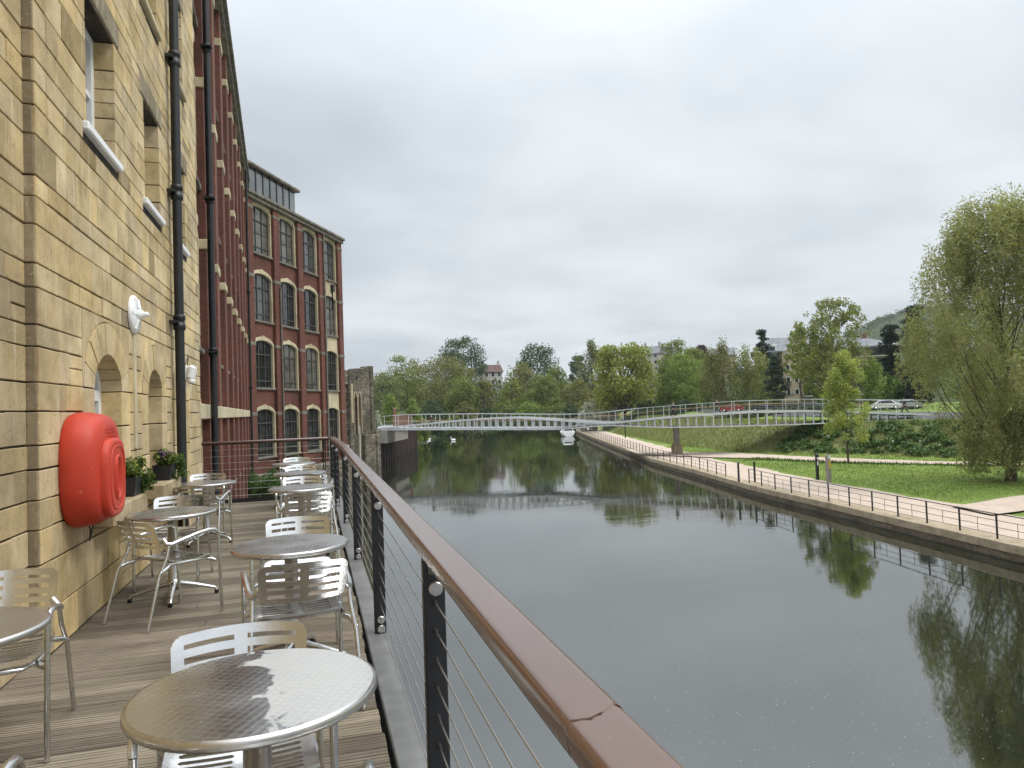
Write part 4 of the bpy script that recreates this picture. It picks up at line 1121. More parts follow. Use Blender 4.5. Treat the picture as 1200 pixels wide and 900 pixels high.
# ------------------------------------------------------------------ red brick mill ranges
GR = random.Random(8)
SILLS = [-.84, 3.13, 7.0, 10.9]
def mill(name, label, org, end, nb, ztop, zbot, a_half, pil_w, attic=False, strap=False, cream_bay=None, thick=9.0):
    ox, oy = org; L = math.hypot(end[0] - ox, end[1] - oy); ang = math.atan2(end[1] - oy, end[0] - ox)
    o = empty(name, (ox, oy, 0), ang); tag(o, label, 'building')
    B = (L - pil_w) / nb
    br = MB()
    fy = 0.0                                   # panel face; pilasters stand 0.22 proud (towards -y)
    wins = []
    for i in range(nb + 1):
        u = i * B
        pi_ = MB(); pi_.box(u, u + pil_w, -.22, .3, zbot, ztop - .35, .02); po = pi_.build('pilaster', MT['brick'], o)
        for s_ in SILLS:
            zc_ = s_ + 2.42; e_ = .03 if strap else .025
            cap = MB(); cap.box(u - e_, u + pil_w + e_, -.22 - e_, .2, zc_ - .06, zc_ + (.18 if strap else .14), .02); cap.build('band', MT['cream' if strap else 'greystone'], po)
    for i in range(nb):
        u0 = i * B + pil_w; u1 = (i + 1) * B; uc = (u0 + u1) / 2; a = a_half
        prev = zbot
        for si, s_ in enumerate(SILLS):
            sp = s_ + 2.42; ri = .33; top = SILLS[si + 1] - .0 if si + 1 < len(SILLS) else ztop - .3
            nxt = sp + ri + .42
            cream = cream_bay is not None and i == cream_bay and si >= 1
            ap = MB(); ap2 = MB(); cr = MB(); br = MB(); lowm = ap if cream else br
            # apron below the sill
            lowm.box(u0, u1, fy, .35, prev, s_ - .12)
            # wall pieces beside the opening
            tgt = ap2 if si == len(SILLS) - 1 or cream_bay == i else br
            for (p, q) in ((u0, uc - a - .15), (uc + a + .15, u1)):
                if q > p + .01: tgt.box(p, q, fy, .35, s_ - .12, sp)
            # head: wall above the arch, cut to the arch
            K = 12
            ao, ro = a + .15, ri + .22
            zt = nxt if si < len(SILLS) - 1 else ztop - .3
            cols = [(uc - ao * math.cos(PI * k / K), sp + ro * math.sin(PI * k / K)) for k in range(K + 1)]
            for k in range(K):
                (p, zp), (q, zq) = cols[k], cols[k + 1]
                tgt.add([(p, fy, zp), (q, fy, zq), (q, fy, zt), (p, fy, zt), (p, .35, zp), (q, .35, zq), (q, .35, zt), (p, .35, zt)], [(0, 1, 2, 3), (0, 4, 5, 1), (2, 6, 7, 3)])
            for (p, q) in ((u0, uc - ao), (uc + ao, u1)):
                if q > p + .01: tgt.box(p, q, fy, .35, sp, zt)
            # cream surround: jambs with toothed quoins and an arch ring
            for sg in (-1, 1):
                for j in range(6):
                    z0 = s_ - .12 + (sp - s_ + .12) * j / 6; z1 = s_ - .12 + (sp - s_ + .12) * (j + 1) / 6
                    wq = .15 + (.06 if j % 2 else 0)
                    xa_, xb_ = (uc + sg * a, uc + sg * (a + wq)); cr.box(min(xa_, xb_), max(xa_, xb_), fy - .035 - .004 * (j % 2), .32, z0 + .006, z1 - .006, .008)
            inn = [(uc - a * math.cos(PI * k / K), sp + ri * math.sin(PI * k / K)) for k in range(K + 1)]
            for k in range(K):
                cr.prism([inn[k], inn[k + 1], (cols[k + 1][0], cols[k + 1][1]), (cols[k][0], cols[k][1])], lambda u_, z_: (u_, fy - .045, z_), lambda u_, z_: (u_, .33, z_))
            cr.box(uc - .12, uc + .12, fy - .06, .2, sp + ri - .02, sp + ri + .27, .02)     # keystone
            for q_ in (ap, ap2):
                if q_.v: q_.build('plaster_panel', MT['cream'], o)
            wins.append((uc, a, s_, sp, ri, cr)); prev = zt if si < len(SILLS) - 1 else ztop
            if br.v: br.build('wall_panel', MT['brick'], o)
    for (uc, a, s_, sp, ri, cr) in wins:
        w_ = empty('window', (uc, .13, s_)); w_.parent = o; so = cr.build('stone_surround', MT['cream'], w_); so.location = (-uc, -.13, -s_)
        fr = MB(); gl = MB(); H = sp - s_
        K = 10
        poly = [(-a, 0)] + [(-a * math.cos(PI * k / K), H + ri * math.sin(PI * k / K)) for k in range(K + 1)] + [(a, 0)]
        gl.prism(poly, lambda u_, z_: (u_, .02, z_), lambda u_, z_: (u_, .035, z_)); gl.build('pane', MT[GR.choice(('glass', 'glass', 'glass', 'glass2', 'glass3'))], w_)
        zmul = H * .80
        for u in (-a + .03, -a / 3, a / 3, a - .03):
            zt = H + ri * math.sqrt(max(0, 1 - (u / a) ** 2)); fr.box(u - .028, u + .028, -.03, .018, 0, zt)
        for z in (.03, H * .17, zmul): fr.box(-a, a, -.045 if z == zmul else -.025, .016, z - .032, z + .032)
        for z in (H * .5,): fr.box(-a, a, -.015, .016, z - .015, z + .015)
        for k in range(K):
            p0 = Vector((-a * math.cos(PI * k / K), 0, H + ri * math.sin(PI * k / K))); p1 = Vector((-a * math.cos(PI * (k + 1) / K), 0, H + ri * math.sin(PI * (k + 1) / K))); fr.bar(p0, p1, .05, .07)
        fr.build('frame', MT['greyframe'], w_)
        si_ = MB(); si_.box(-a - .22, a + .22, -.26, .1, -.12, 0.0, .02); si_.build('sill', MT['greystone'], w_)
    mb = MB(); mb.box(.02, L - .02, .36, thick, zbot - 3.5, ztop - .05); mb.build('masonry_core', MT['brick'], o)
    mb = MB(); mb.box(-.05, L + .12, -.34, thick, ztop - .34, ztop - .12, .03); mb.box(-.05, L + .18, -.46, thick, ztop - .12, ztop + .06, .03); mb.build('cornice', MT['greystone'], o)
    if strap:
        mb = MB(); mb.box(-.0, L + .1, -.27, .1, 1.50, 1.82, .02); mb.build('string_course', MT['cream'], o)
    return o, L, B
m1, L1, B1 = mill('brick_mill', 'long dark red brick mill range with many pilasters receding from the stone warehouse', (-2.30, 12.25), (-3.56, 42.0), 10, 14.75, -6.5, .95, .72, strap=True)
drainpipe(m1, [(5.15, -.36, -4), (5.15, -.36, 14.6)], .075, (-.5, 3, 6.5, 10), (0, 0, 0))
drainpipe(m1, [(27.3, -.34, -4), (27.3, -.34, 14.6)], .06, (3, 8), (0, 0, 0))
m2, L2, B2 = mill('brick_mill', 'four storey red brick mill end with cream arched window surrounds facing the river', (-3.53, 42.1), (2.05, 53.2), 4, 14.15, -1.75, 1.02, .66, cream_bay=3)
mb = MB(); mb.box(-.6, L2 + .2, -.95, .6, -7.2, -2.35, .04); mb.box(-.4, L2 + .1, -.55, .6, -2.34, -1.74, .04); mb.build('footing', MT['rough_stone'], m2)
# attic glazing on the roof of the second range
at_ = MB(); at_.box(-1.6, 6.1, .06, 6, 14.2, 15.8); at_.build('attic', MT['greyframe'], m2)
mb = MB(); mb.box(-1.8, 6.4, -.22, 6.3, 15.81, 15.98, .03); mb.box(-.4, 6.25, -.06, .05, 14.2, 14.34); mb.build('attic_roof', MT['greystone'], m2)
for k in range(10):
    u0 = -1.7 + k * .78
    mb = MB(); mb.box(u0 + .05, u0 + .73, .01, .055, 14.42, 15.62); mb.build('attic_pane', MT['pane_grey'], m2)
    mb = MB(); mb.box(u0 - .045, u0 + .045, -.03, .057, 14.35, 15.8); mb.build('attic_mullion', MT['black'], m2)
mb = MB(); mb.tube([(L2 - 3.05, -.30, -1.5), (L2 - 3.05, -.30, 14.0)], .07, 8); mb.build('drainpipe', MT['greystone'], m2)
mb = MB(); mb.tube([(L2 - 9.0, -.30, -1.5), (L2 - 9.0, -.30, 9.2)], .06, 8); mb.build('drainpipe', MT['greystone'], m2)
mb = MB(); mb.box(L2 - 1.55, L2 - 1.25, -.22, 0, 10.1, 10.6, .02); mb.box(L2 - 1.42, L2 - 1.38, -.12, -.02, 8.9, 10.1); mb.build('wall_bracket', MT['black'], m2)

# ------------------------------------------------------------------ ruined stone wall by the water
r0_, r1_ = at(402.5, 480, 69), at(437, 480, 73)
rx0, ry0, rx1, ry1 = r0_.x, r0_.y, r1_.x, r1_.y
ru = empty('ruined_wall', (rx0, ry0, 0), math.atan2(ry1 - ry0, rx1 - rx0)); tag(ru, 'roofless ruined rubble wall with two pale lancet arches beside the river', 'ruin')
LR = math.hypot(rx1 - rx0, ry1 - ry0)
mb = MB()
lan = [(1.82, .20), (2.42, .20)]
def rz(u): return 5.55 + .55 * (u / LR) + .05 * math.sin(u * 9) + .05 * math.sin(u * 23)
us = sorted(set([0, LR] + [u for u in np.linspace(0, LR, 24)] + [c - w_ for c, w_ in lan] + [c + w_ for c, w_ in lan] + [c for c, w_ in lan]))
f_ = lambda u, c, w_: 2.9 + .62 * math.sqrt(max(0, 1 - (abs(u - c) / w_) ** 1.4))
for p, q in zip(us[:-1], us[1:]):
    m_ = (p + q) / 2; hole = [(c, w_) for c, w_ in lan if abs(m_ - c) < w_]
    zt0, zt1 = rz(p), rz(q); y0_ = .35 if m_ < 1.05 else 0.0
    def piece(z00, z01, z10, z11, y0_=y0_):
        mb.add([(p, y0_, z00), (q, y0_, z10), (q, y0_, z11), (p, y0_, z01), (p, 1.1, z00), (q, 1.1, z10), (q, 1.1, z11), (p, 1.1, z01)], [(0, 1, 2, 3), (5, 4, 7, 6), (3, 2, 6, 7), (0, 4, 5, 1), (0, 3, 7, 4), (1, 5, 6, 2)])
    if hole:
        c, w_ = hole[0]; piece(-7.2, -.6, -7.2, -.6); piece(f_(p, c, w_), zt0, f_(q, c, w_), zt1)
    elif m_ < 1.05: piece(-7.2, 4.3, -7.2, 4.3); piece(4.3, zt0, 4.3, zt1, .12)
    else: piece(-7.2, zt0, -7.2, zt1)
mb.build('wall', MT['rough_stone'], ru)
mb = MB(); mb.box(LR - .05, LR + .62, -.45, 1.3, -7.2, -.35, .08); mb.box(2.7, LR - .06, -.38, -.01, -7.2, -.7, .08); mb.build('buttress', MT['rough_stone'], ru)
mb = MB(); mb.box(LR - .38, LR + .1, -.14, 1.2, -.69, 6.2, .05); mb.build('quoin', MT['rough_stone'], ru)
for c, w_ in lan:
    mb = MB()
    for sg in (-1, 1):
        xa_, xb_ = c + sg * w_, c + sg * (w_ + .09); mb.box(min(xa_, xb_), max(xa_, xb_), -.07, .3, -.6, 2.9, .02)
        pts = [(c + sg * (w_ + .04) * k / 6, f_(c + w_ * k / 6, c, w_) + .05) for k in range(7)]
        for a, b_ in zip(pts[:-1], pts[1:]): mb.bar((a[0], .1, a[1]), (b_[0], .1, b_[1]), .3, .12)
    mb.build('lancet_surround', MT['bath'], ru)
mb = MB(); mb.box(1.08, 1.42, -.10, .2, .5, 4.35, .04); mb.build('pale_jamb', MT['bath'], ru)
mb = MB(); mb.box(1.9, 2.25, -.012, .1, 4.75, 5.2, .02); mb.build('small_opening', MT['black'], ru)
mb = MB(); mb.tube([(1.7, -.5, -5), (1.7, -.5, .2)], .07, 8); mb.build('drainpipe', MT['render'], ru)
mb = MB(); mb.box(.25, .95, .2, .34, -1.9, -1.6, .02); mb.build('ledge', MT['render'], ru)

# ------------------------------------------------------------------ bridge
DP = np.array([(447, 97), (520, 95.2), (600, 92.8), (660, 90.6), (710, 88.3), (760, 86.4), (800, 85), (860, 82.5), (955, 80), (1090, 79)], float)
def bdep(px): return float(np.interp(px, DP[:, 0], DP[:, 1]))
def smooth(tab, px): return float(np.interp(px, [a for a, _ in tab], [b_ for _, b_ in tab]))
TOPT = [(447, 501), (500, 496), (550, 491), (600, 488.7), (657, 492), (710, 496), (760, 490.5), (800, 487), (835, 485), (880, 482), (955, 481), (1090, 485)]
BOTT = [(447, 504), (550, 503.8), (657, 503.7), (710, 498.6), (740, 500), (785, 501.3), (860, 500), (955, 497), (1090, 491.5)]
RAILT = [(447, 488), (470, 486), (570, 485), (660, 486), (700, 484), (740, 479), (793, 475), (860, 470), (955, 467.5), (1090, 469)]
pxs = list(np.linspace(447, 1088, 150))
ker = np.hanning(13); ker /= ker.sum()
def smz(tab):
    a = np.array([at(px, smooth(tab, px), bdep(px)).z for px in pxs]); pad = np.concatenate([[a[0] + (a[0] - a[1]) * k for k in range(6, 0, -1)], a, [a[-1] + (a[-1] - a[-2]) * k for k in range(1, 7)]]); return np.convolve(pad, ker, 'valid')
bx = np.array([at(px, 490, bdep(px)).x for px in pxs]); by = np.array([at(px, 490, bdep(px)).y for px in pxs])
def sm1(a):
    k2 = np.hanning(31); k2 /= k2.sum(); pad = np.concatenate([[a[0] + (a[0] - a[1]) * k for k in range(15, 0, -1)], a, [a[-1] + (a[-1] - a[-2]) * k for k in range(1, 16)]]); return np.convolve(pad, k2, 'valid')
bx, by = sm1(bx), sm1(by)
tz, bz, rz_ = smz(TOPT), smz(BOTT), smz(RAILT)
pin = np.interp(pxs, [447, 640, 740, 1100], [0, 0, 1, 1])       # 0: deck hangs at the bottom chord, 1: deck rides on the top chord
dz_ = (bz + .28) * (1 - sm01(pin)) + (tz - .06) * sm01(pin)
tx = np.gradient(bx); ty = np.gradient(by); ln = np.hypot(tx, ty); nx_, ny_ = -ty / ln, tx / ln
arc = np.concatenate([[0], np.cumsum(np.hypot(np.diff(bx), np.diff(by)))])
WB = 4.2
def bp(s_, off, zarr, dz=0.0):
    x = np.interp(s_, arc, bx) + np.interp(s_, arc, nx_) * off; y = np.interp(s_, arc, by) + np.interp(s_, arc, ny_) * off
    return (float(x), float(y), float(np.interp(s_, arc, zarr)) + dz)
br = empty('footbridge', (float(bx[75]), float(by[75]), 0)); tag(br, 'long curving pale steel footbridge crossing the river', 'bridge')
boff = (-float(bx[75]), -float(by[75]), 0)
def bpart(mb, name, m, parent=None, **k):
    o = mb.build(name, m, parent or br, **k)
    if parent is None: o.location = boff
    return o
SS = list(np.arange(0, arc[-1], .7)) + [arc[-1]]
def runbar(off, zarr, w_, h_, dz=0.0):
    mb = MB(); vs = []
    for s_ in SS:
        for (a, b_) in ((-w_ / 2, -h_ / 2), (w_ / 2, -h_ / 2), (w_ / 2, h_ / 2), (-w_ / 2, h_ / 2)): vs.append(bp(s_, off + a, zarr, dz + b_))
    n = len(SS); fs = [(i * 4 + k, i * 4 + (k + 1) % 4, (i + 1) * 4 + (k + 1) % 4, (i + 1) * 4 + k) for i in range(n - 1) for k in range(4)] + [(0, 1, 2, 3), (4 * n - 1, 4 * n - 2, 4 * n - 3, 4 * n - 4)]
    mb.add(vs, fs); return mb
for off in (0.0, WB):
    bpart(runbar(off, tz, .30, .20, -.08), 'top_chord', MT['bridge']); bpart(runbar(off, bz, .26, .13, .05), 'bottom_chord', MT['bridge'])
    bpart(runbar(off, np.maximum(dz_ - .1, bz + .2), .10, .10), 'deck_edge', MT['bridge'])
mb = MB(); vs = []
for s_ in SS:
    for (o_, dz) in ((.16, 0), (WB - .16, 0), (WB - .16, -.14), (.16, -.14)): vs.append(bp(s_, o_, dz_, dz))
n = len(SS); mb.add(vs, [(i * 4 + k, i * 4 + (k + 1) % 4, (i + 1) * 4 + (k + 1) % 4, (i + 1) * 4 + k) for i in range(n - 1) for k in range(4)])
bpart(mb, 'deck', MT['deckgrey'])
cnt = 0
for off in (0.0, WB):
    mb = MB(); s_ = .3
    while s_ < arc[-1]:
        a = bp(s_, off, tz, -.15); b_ = bp(s_, off, bz, .1)
        if a[2] - b_[2] > .12: mb.bar(b_, a, .19, .12)
        s_ += .98
    tag(bpart(mb, 'web_stiffener', MT['bridge']), kind='stuff')
mb = MB(); s_ = .5
while s_ < arc[-1]:
    mb.bar(bp(s_, .1, np.minimum(dz_ - .2, bz + .15) if False else dz_ - .2), bp(s_, WB - .1, dz_ - .2), .16, .18); s_ += 1.96
bpart(mb, 'cross_beam', MT['bridge'])
for off, z_a in ((0.06, rz_), (WB - .06, rz_)):
    zz_ = np.maximum(z_a, dz_ + 1.05) if off > 1 else np.maximum(z_a, tz + .02)
    bpart(runbar(off, zz_, .05, .06), 'handrail', MT['bridge']); 
    bpart(runbar(off + (.12 if off < 1 else -.12), dz_ + .88, .09, .06), 'timber_rail', MT['wood'])
    for h_ in (.22, .45, .67): bpart(runbar(off, dz_ + h_, .012, .012), 'rail_wire', MT['cable'])
    s_ = .4
    while s_ < arc[-1] - .3:
        p_ = MB(); p_.bar(bp(s_, off, dz_, -.05), bp(s_, off, zz_, .0), .055, .045); bpart(p_, 'post', MT['bridge']); s_ += 1.96
# pier and abutment
pc = at(793, 520, 87.4)
pr = empty('bridge_pier', (pc.x, pc.y, -4.98)); tag(pr, 'square grey bridge pier on a stone plinth beside the riverside path', 'pier')
mb = MB(); mb.box(-.52, .52, -.52, .52, -.3, 1.15, .06); mb.box(-.42, .42, -.42, .42, 1.15, 1.35, .05); mb.build('plinth', MT['coping'], pr)
mb = MB(); mb.box(-.30, .30, -.26, .26, 1.35, 3.35, .03); mb.box(-.34, .34, -.5, 1.6, 3.3, 3.48, .02); mb.build('column', MT['concrete'], pr)
ab = empty('bridge_abutment', (8.6, 98, -.9)); tag(ab, 'concrete bridge abutment block on rusty sheet piles', 'abutment')
A0 = Vector(at(440.5, 512, 97)); A1 = Vector(at(453.5, 512, 96.4)); A2 = Vector(at(478, 510, 110))
mb = MB()
def quadbox(mb, P, z0, z1): mb.prism([(p.x, p.y) for p in P], lambda x, y: (x - 8.6, y - 98, z1 + .9), lambda x, y: (x - 8.6, y - 98, z0 + .9))
quadbox(mb, [A0, A1, A2, A2 + Vector((-4, 4, 0)), A0 + Vector((-4, 4, 0))], -2.75, -1.02); mb.build('block', MT['concrete'], ab)
mb = MB(); quadbox(mb, [A0 + Vector((.2, .3, 0)), A1 + Vector((.5, 1.0, 0)), A2 + Vector((1.5, 2, 0)), A2 + Vector((-4, 5, 0))], -1.02, -.72); mb.build('bearing_shelf', MT['deckgrey'], ab)
sp = empty('sheet_pile_wall', (10, 100, -5)); tag(sp, 'rust brown sheet pile wall standing in the water under the bridge end', 'retaining wall')
pa, pb = Vector((7.6, 97.6)), Vector((19.6, 145.0)); dv = pb - pa; Ln = dv.length; dv.normalize(); nv = Vector((dv.y, -dv.x))
mb = MB(); k = int(Ln / 2.4); pts = []
for i in range(k * 4 + 1):
    ph = i % 4; oo = (0, .6, .6, 0)[ph] if True else 0
    q = pa + dv * (i * Ln / (k * 4)) + nv * oo; pts.append(q)
vs = [(q.x - 10, q.y - 100, -7.2 + 5) for q in pts] + [(q.x - 10, q.y - 100, -1.0 + 5) for q in pts]; n = len(pts)
mb.add(vs, [(i, i + 1, n + i + 1, n + i) for i in range(n - 1)])
fq = [pa + Vector((-3.5, 2)), pa]
mb.add([(fq[0].x - 10, fq[0].y - 100, -2.2), (fq[1].x - 10, fq[1].y - 100, -2.2), (fq[1].x - 10, fq[1].y - 100, 4.0), (fq[0].x - 10, fq[0].y - 100, 4.0)], [(0, 1, 2, 3)])
mb.build('sheet_piles', MT['rust'], sp)
mb = MB(); mb.bar((pa.x - 10, pa.y - 100, 4.05), (pb.x - 10, pb.y - 100, 4.05), .5, .25); mb.build('capping_beam', MT['rust'], sp)
# ground behind the piles joins the left bank
structure(strip('landing', [(pa.x - .2, pa.y + .3), (pb.x - .2, pb.y)], [(-20, 110), (-10, 150)], -1.0, MT['wild']))
# garden wall piers and a hut front at the bridge landing
for (px, y0, y1, w_, d) in ((463, 479, 499, 2, 104),):
    p = at(px, y1, d); q = at(px, y0, d)
    o = empty('gate_pier', (p.x, p.y, -1.0)); tag(o, 'orange brick pier at the bridge landing', 'gate pier')
    mb = MB(); mb.box(-.22, .22, -.22, .22, -.2, q.z + 1.0, .02); mb.build('pier', MT['brick2'], o)
    mb = MB(); mb.box(-.28, .28, -.28, .28, q.z + 1.0, q.z + 1.12, .03); mb.build('coping', MT['coping'], o)
p = at(472, 498, 108); o = empty('brick_wall', (p.x, p.y, -1.0)); tag(o, 'low pinkish brick wall behind the bridge landing', 'wall')
mb = MB(); mb.box(-1.2, 1.2, -.2, .2, -.2, 1.9, .02); mb.build('wall', MT['brick2'], o); mb = MB(); mb.box(-1.3, 1.3, -.27, .27, 1.9, 2.0, .02); mb.build('coping', MT['coping'], o)

# ------------------------------------------------------------------ riverside railings and bollards
def bank_rail(name, label, y0, y1, sp_, full):
    xm = float(xb((y0 + y1) / 2)) + .42; ym = (y0 + y1) / 2
    o = empty(name, (xm, ym, -4.97)); tag(o, label, 'railing')
    P = []; y = y0
    while y <= y1: P.append((float(xb(y)) + .42 - xm, y - ym)); y += sp_
    def path(z, r_, nm):
        mb = MB(); mb.tube([(a, b_, z) for a, b_ in P], r_, 6); mb.build(nm, MT['black'], o)
    path(1.09, .024, 'top_rail'); path(.80, .013, 'rail'); path(.50, .013, 'rail'); path(.20, .013, 'rail')
    for i, (a, b_) in enumerate(P):
        mb = MB(); mb.box(a - .035, a + .035, b_ - .03, b_ + .03, -.1, 1.09, .006); mb.build('post', MT['black'], o)
        if i + 1 < len(P):
            c, d_ = (a + P[i + 1][0]) / 2, (b_ + P[i + 1][1]) / 2
            mb = MB(); mb.tube([(c, d_, .2), (c, d_, .8)], .012, 5); mb.build('baluster', MT['black'], o)
bank_rail('riverside_railing', 'thin black railing along the near stretch of the riverside path', 7.5, 49.5, 2.16, True)
bank_rail('riverside_railing', 'thin black railing along the far stretch of path under the bridge', 53.5, 182, 2.3, True)
for i, (px, py, d, hgt_, lab) in enumerate(((885, 570, 55.6, 1.55, 'nearer of two black gate posts in the railing gap'), (866, 566.5, 56.3, 1.5, 'dark gate post with pale top at the railing gap'))):
    p = at(px, py, d); o = empty('gate_post', (p.x, p.y, -4.98)); tag(o, lab, 'post')
    mb = MB(); mb.box(-.06, .06, -.06, .06, -.1, hgt_, .01); mb.build('shaft', MT['black'], o); mb = MB(); mb.lathe([(.075, hgt_), (.085, hgt_ + .03), (.05, hgt_ + .09), (0, hgt_ + .11)], 12); mb.build('cap', MT['galv' if i else 'black'], o)
bx_, by_ = 37.75, 47.8
o = empty('bollard', (bx_, by_, -4.9)); tag(o, 'slim black bollard with a white band on the lawn edge', 'bollard')
mb = MB(); mb.lathe([(.13, -.2), (.125, 1.75), (.15, 1.78), (.15, 1.86), (.12, 1.92), (.0, 1.98)], 16); mb.build('shaft', MT['black'], o)
mb = MB(); mb.box(-.08, .02, -.145, -.12, 1.05, 1.38, .01); mb.box(-.08, .02, -.145, -.12, 1.5, 1.68, .01); mb.build('sign_plate', MT['white'], o)
o = empty('marker_post', (37.15, 45.8, -4.9), R(20)); tag(o, 'pale square marker post with a yellow panel on the lawn edge', 'marker post')
mb = MB(); mb.box(-.19, .19, -.12, .12, -.2, 2.0, .03); mb.build('shaft', MT['concrete'], o)
mb = MB(); mb.box(-.14, .14, -.135, -.122, .95, 1.62, .005); mb.build('panel', MT['yellow'], o); mb = MB(); mb.box(-.15, .15, -.134, -.122, 1.7, 1.95, .005); mb.build('cap_panel', MT['white'], o)
p = at(733, 515, 133); o = empty('lamp_post', (p.x, p.y, -4.95)); tag(o, 'short dark lamp post by the path beyond the bridge pier', 'lamp post')
mb = MB(); mb.tube([(0, 0, -.1), (0, 0, 3.6)], [.11, .08], 10); mb.build('column', MT['black'], o); mb = MB(); mb.box(-.25, .25, -.16, .16, 3.6, 3.8, .04); mb.build('lamp_head', MT['black'], o)

# ------------------------------------------------------------------ boat, swans, petals
p = at(665, 511, 168); o = empty('motor_boat', (p.x, p.y, WATER), R(-14)); tag(o, 'small white motor boat moored at the far quay under the bridge', 'boat')
mb = MB(); st_ = []
for (y, w_, zt, zb_) in ((-3.2, 1.35, 1.0, -.3), (-2, 1.6, 1.0, -.35), (0, 1.7, 1.05, -.4), (1.8, 1.35, 1.2, -.3), (3.2, .6, 1.4, -.1), (3.9, .06, 1.5, .3)):
    st_.append([(-w_, y, zt), (-w_ * .82, y, .25), (0, y, zb_), (w_ * .82, y, .25), (w_, y, zt)])
vs = [q for r_ in st_ for q in r_]; fs = [(i * 5 + k, i * 5 + k + 1, (i + 1) * 5 + k + 1, (i + 1) * 5 + k) for i in range(5) for k in range(4)] + [(0, 1, 2, 3, 4)] + [(i * 5, (i + 1) * 5, (i + 1) * 5 + 4, i * 5 + 4) for i in range(5)]
mb.add(vs, fs); mb.build('hull', MT['white'], o)
mb = MB(); mb.box(-1.2, 1.2, -1.8, 1.4, 1.0, 1.95, .2); mb.build('cabin', MT['white'], o); mb = MB(); mb.box(-1.0, 1.0, -1.83, -1.81, 1.3, 1.75, .01); mb.box(-1.215, 1.215, -1.4, 1.0, 1.35, 1.72, .01); mb.build('window', MT['glass'], o)
def skin_obj(name, joints, edges, mat, parent, sub=2):
    me = bpy.data.meshes.new(name); me.from_pydata([j[0] for j in joints], edges, []); me.materials.append(mat)
    ob = link(name, me, parent); md = ob.modifiers.new('skin', 'SKIN')
    for i, j in enumerate(joints):
        r_ = j[1]; me.skin_vertices[0].data[i].radius = (r_, r_) if not isinstance(r_, tuple) else r_
    me.skin_vertices[0].data[0].use_root = True
    sb = ob.modifiers.new('sub', 'SUBSURF'); sb.levels = sub; sb.render_levels = sub
    return ob
def swan(px, py, d, rz, label):
    p = at(px, py, d); o = empty('swan', (p.x, p.y, WATER), rz); tag(o, label, 'swan', 'swans on the river')
    skin_obj('body', [((0, 0, .16), .26), ((0, .3, .18), .2), ((0, -.35, .2), .2), ((0, -.62, .3), .07), ((0, .45, .38), .09), ((0, .46, .6), .06), ((0, .50, .8), .055), ((0, .6, .86), .07), ((0, .68, .84), .05)], [(0, 1), (0, 2), (2, 3), (1, 4), (4, 5), (5, 6), (6, 7), (7, 8)], MT['swan'], o)
    mb = MB(); mb.lathe([(.04, 0), (.025, .09), (0, .13)], 8, Matrix.Translation((0, .71, .83)) @ Matrix.Rotation(-PI / 2 - .2, 4, 'X')); mb.build('beak', MT['beak'], o)
swan(502.5, 513.8, 173, R(120), 'nearer white swan beside the rusty sheet piles')
swan(531, 515, 165, R(80), 'smaller looking white swan out on open water')
rs = np.random.RandomState(9); n = 620
PX = rs.uniform(560, 1200, n * 3); PY = rs.beta(1.6, 1.1, n * 3) * 260 + 640
keep = (PX > 560 + (PY - 640) * .9) & (rs.rand(n * 3) < .35 + .65 * ((PX - 600) / 600)); V = []
for px, py in zip(PX[keep][:n], PY[keep][:n]):
    r0 = _F + _R * ((px - 600) / CF) - _U * ((py - 450) / CF); tt = (WATER - CH) / r0.z
    q = Vector((0, 0, CH)) + r0 * tt
    if q.x > xb(q.y) - .3: continue
    s_ = rs.uniform(.004, .013); a = rs.rand() * 6.28
    for k in range(4): V.append((q.x + s_ * math.cos(a + k * PI / 2), q.y + s_ * math.sin(a + k * PI / 2) * .8, WATER + .006))
V = np.array(V); tag(link('floating_petals', quads_mesh('floating_petals', V, np.arange(len(V)).reshape(-1, 4), MT['speck'])), 'white specks of petals drifting on the water', 'petals', None, 'stuff')

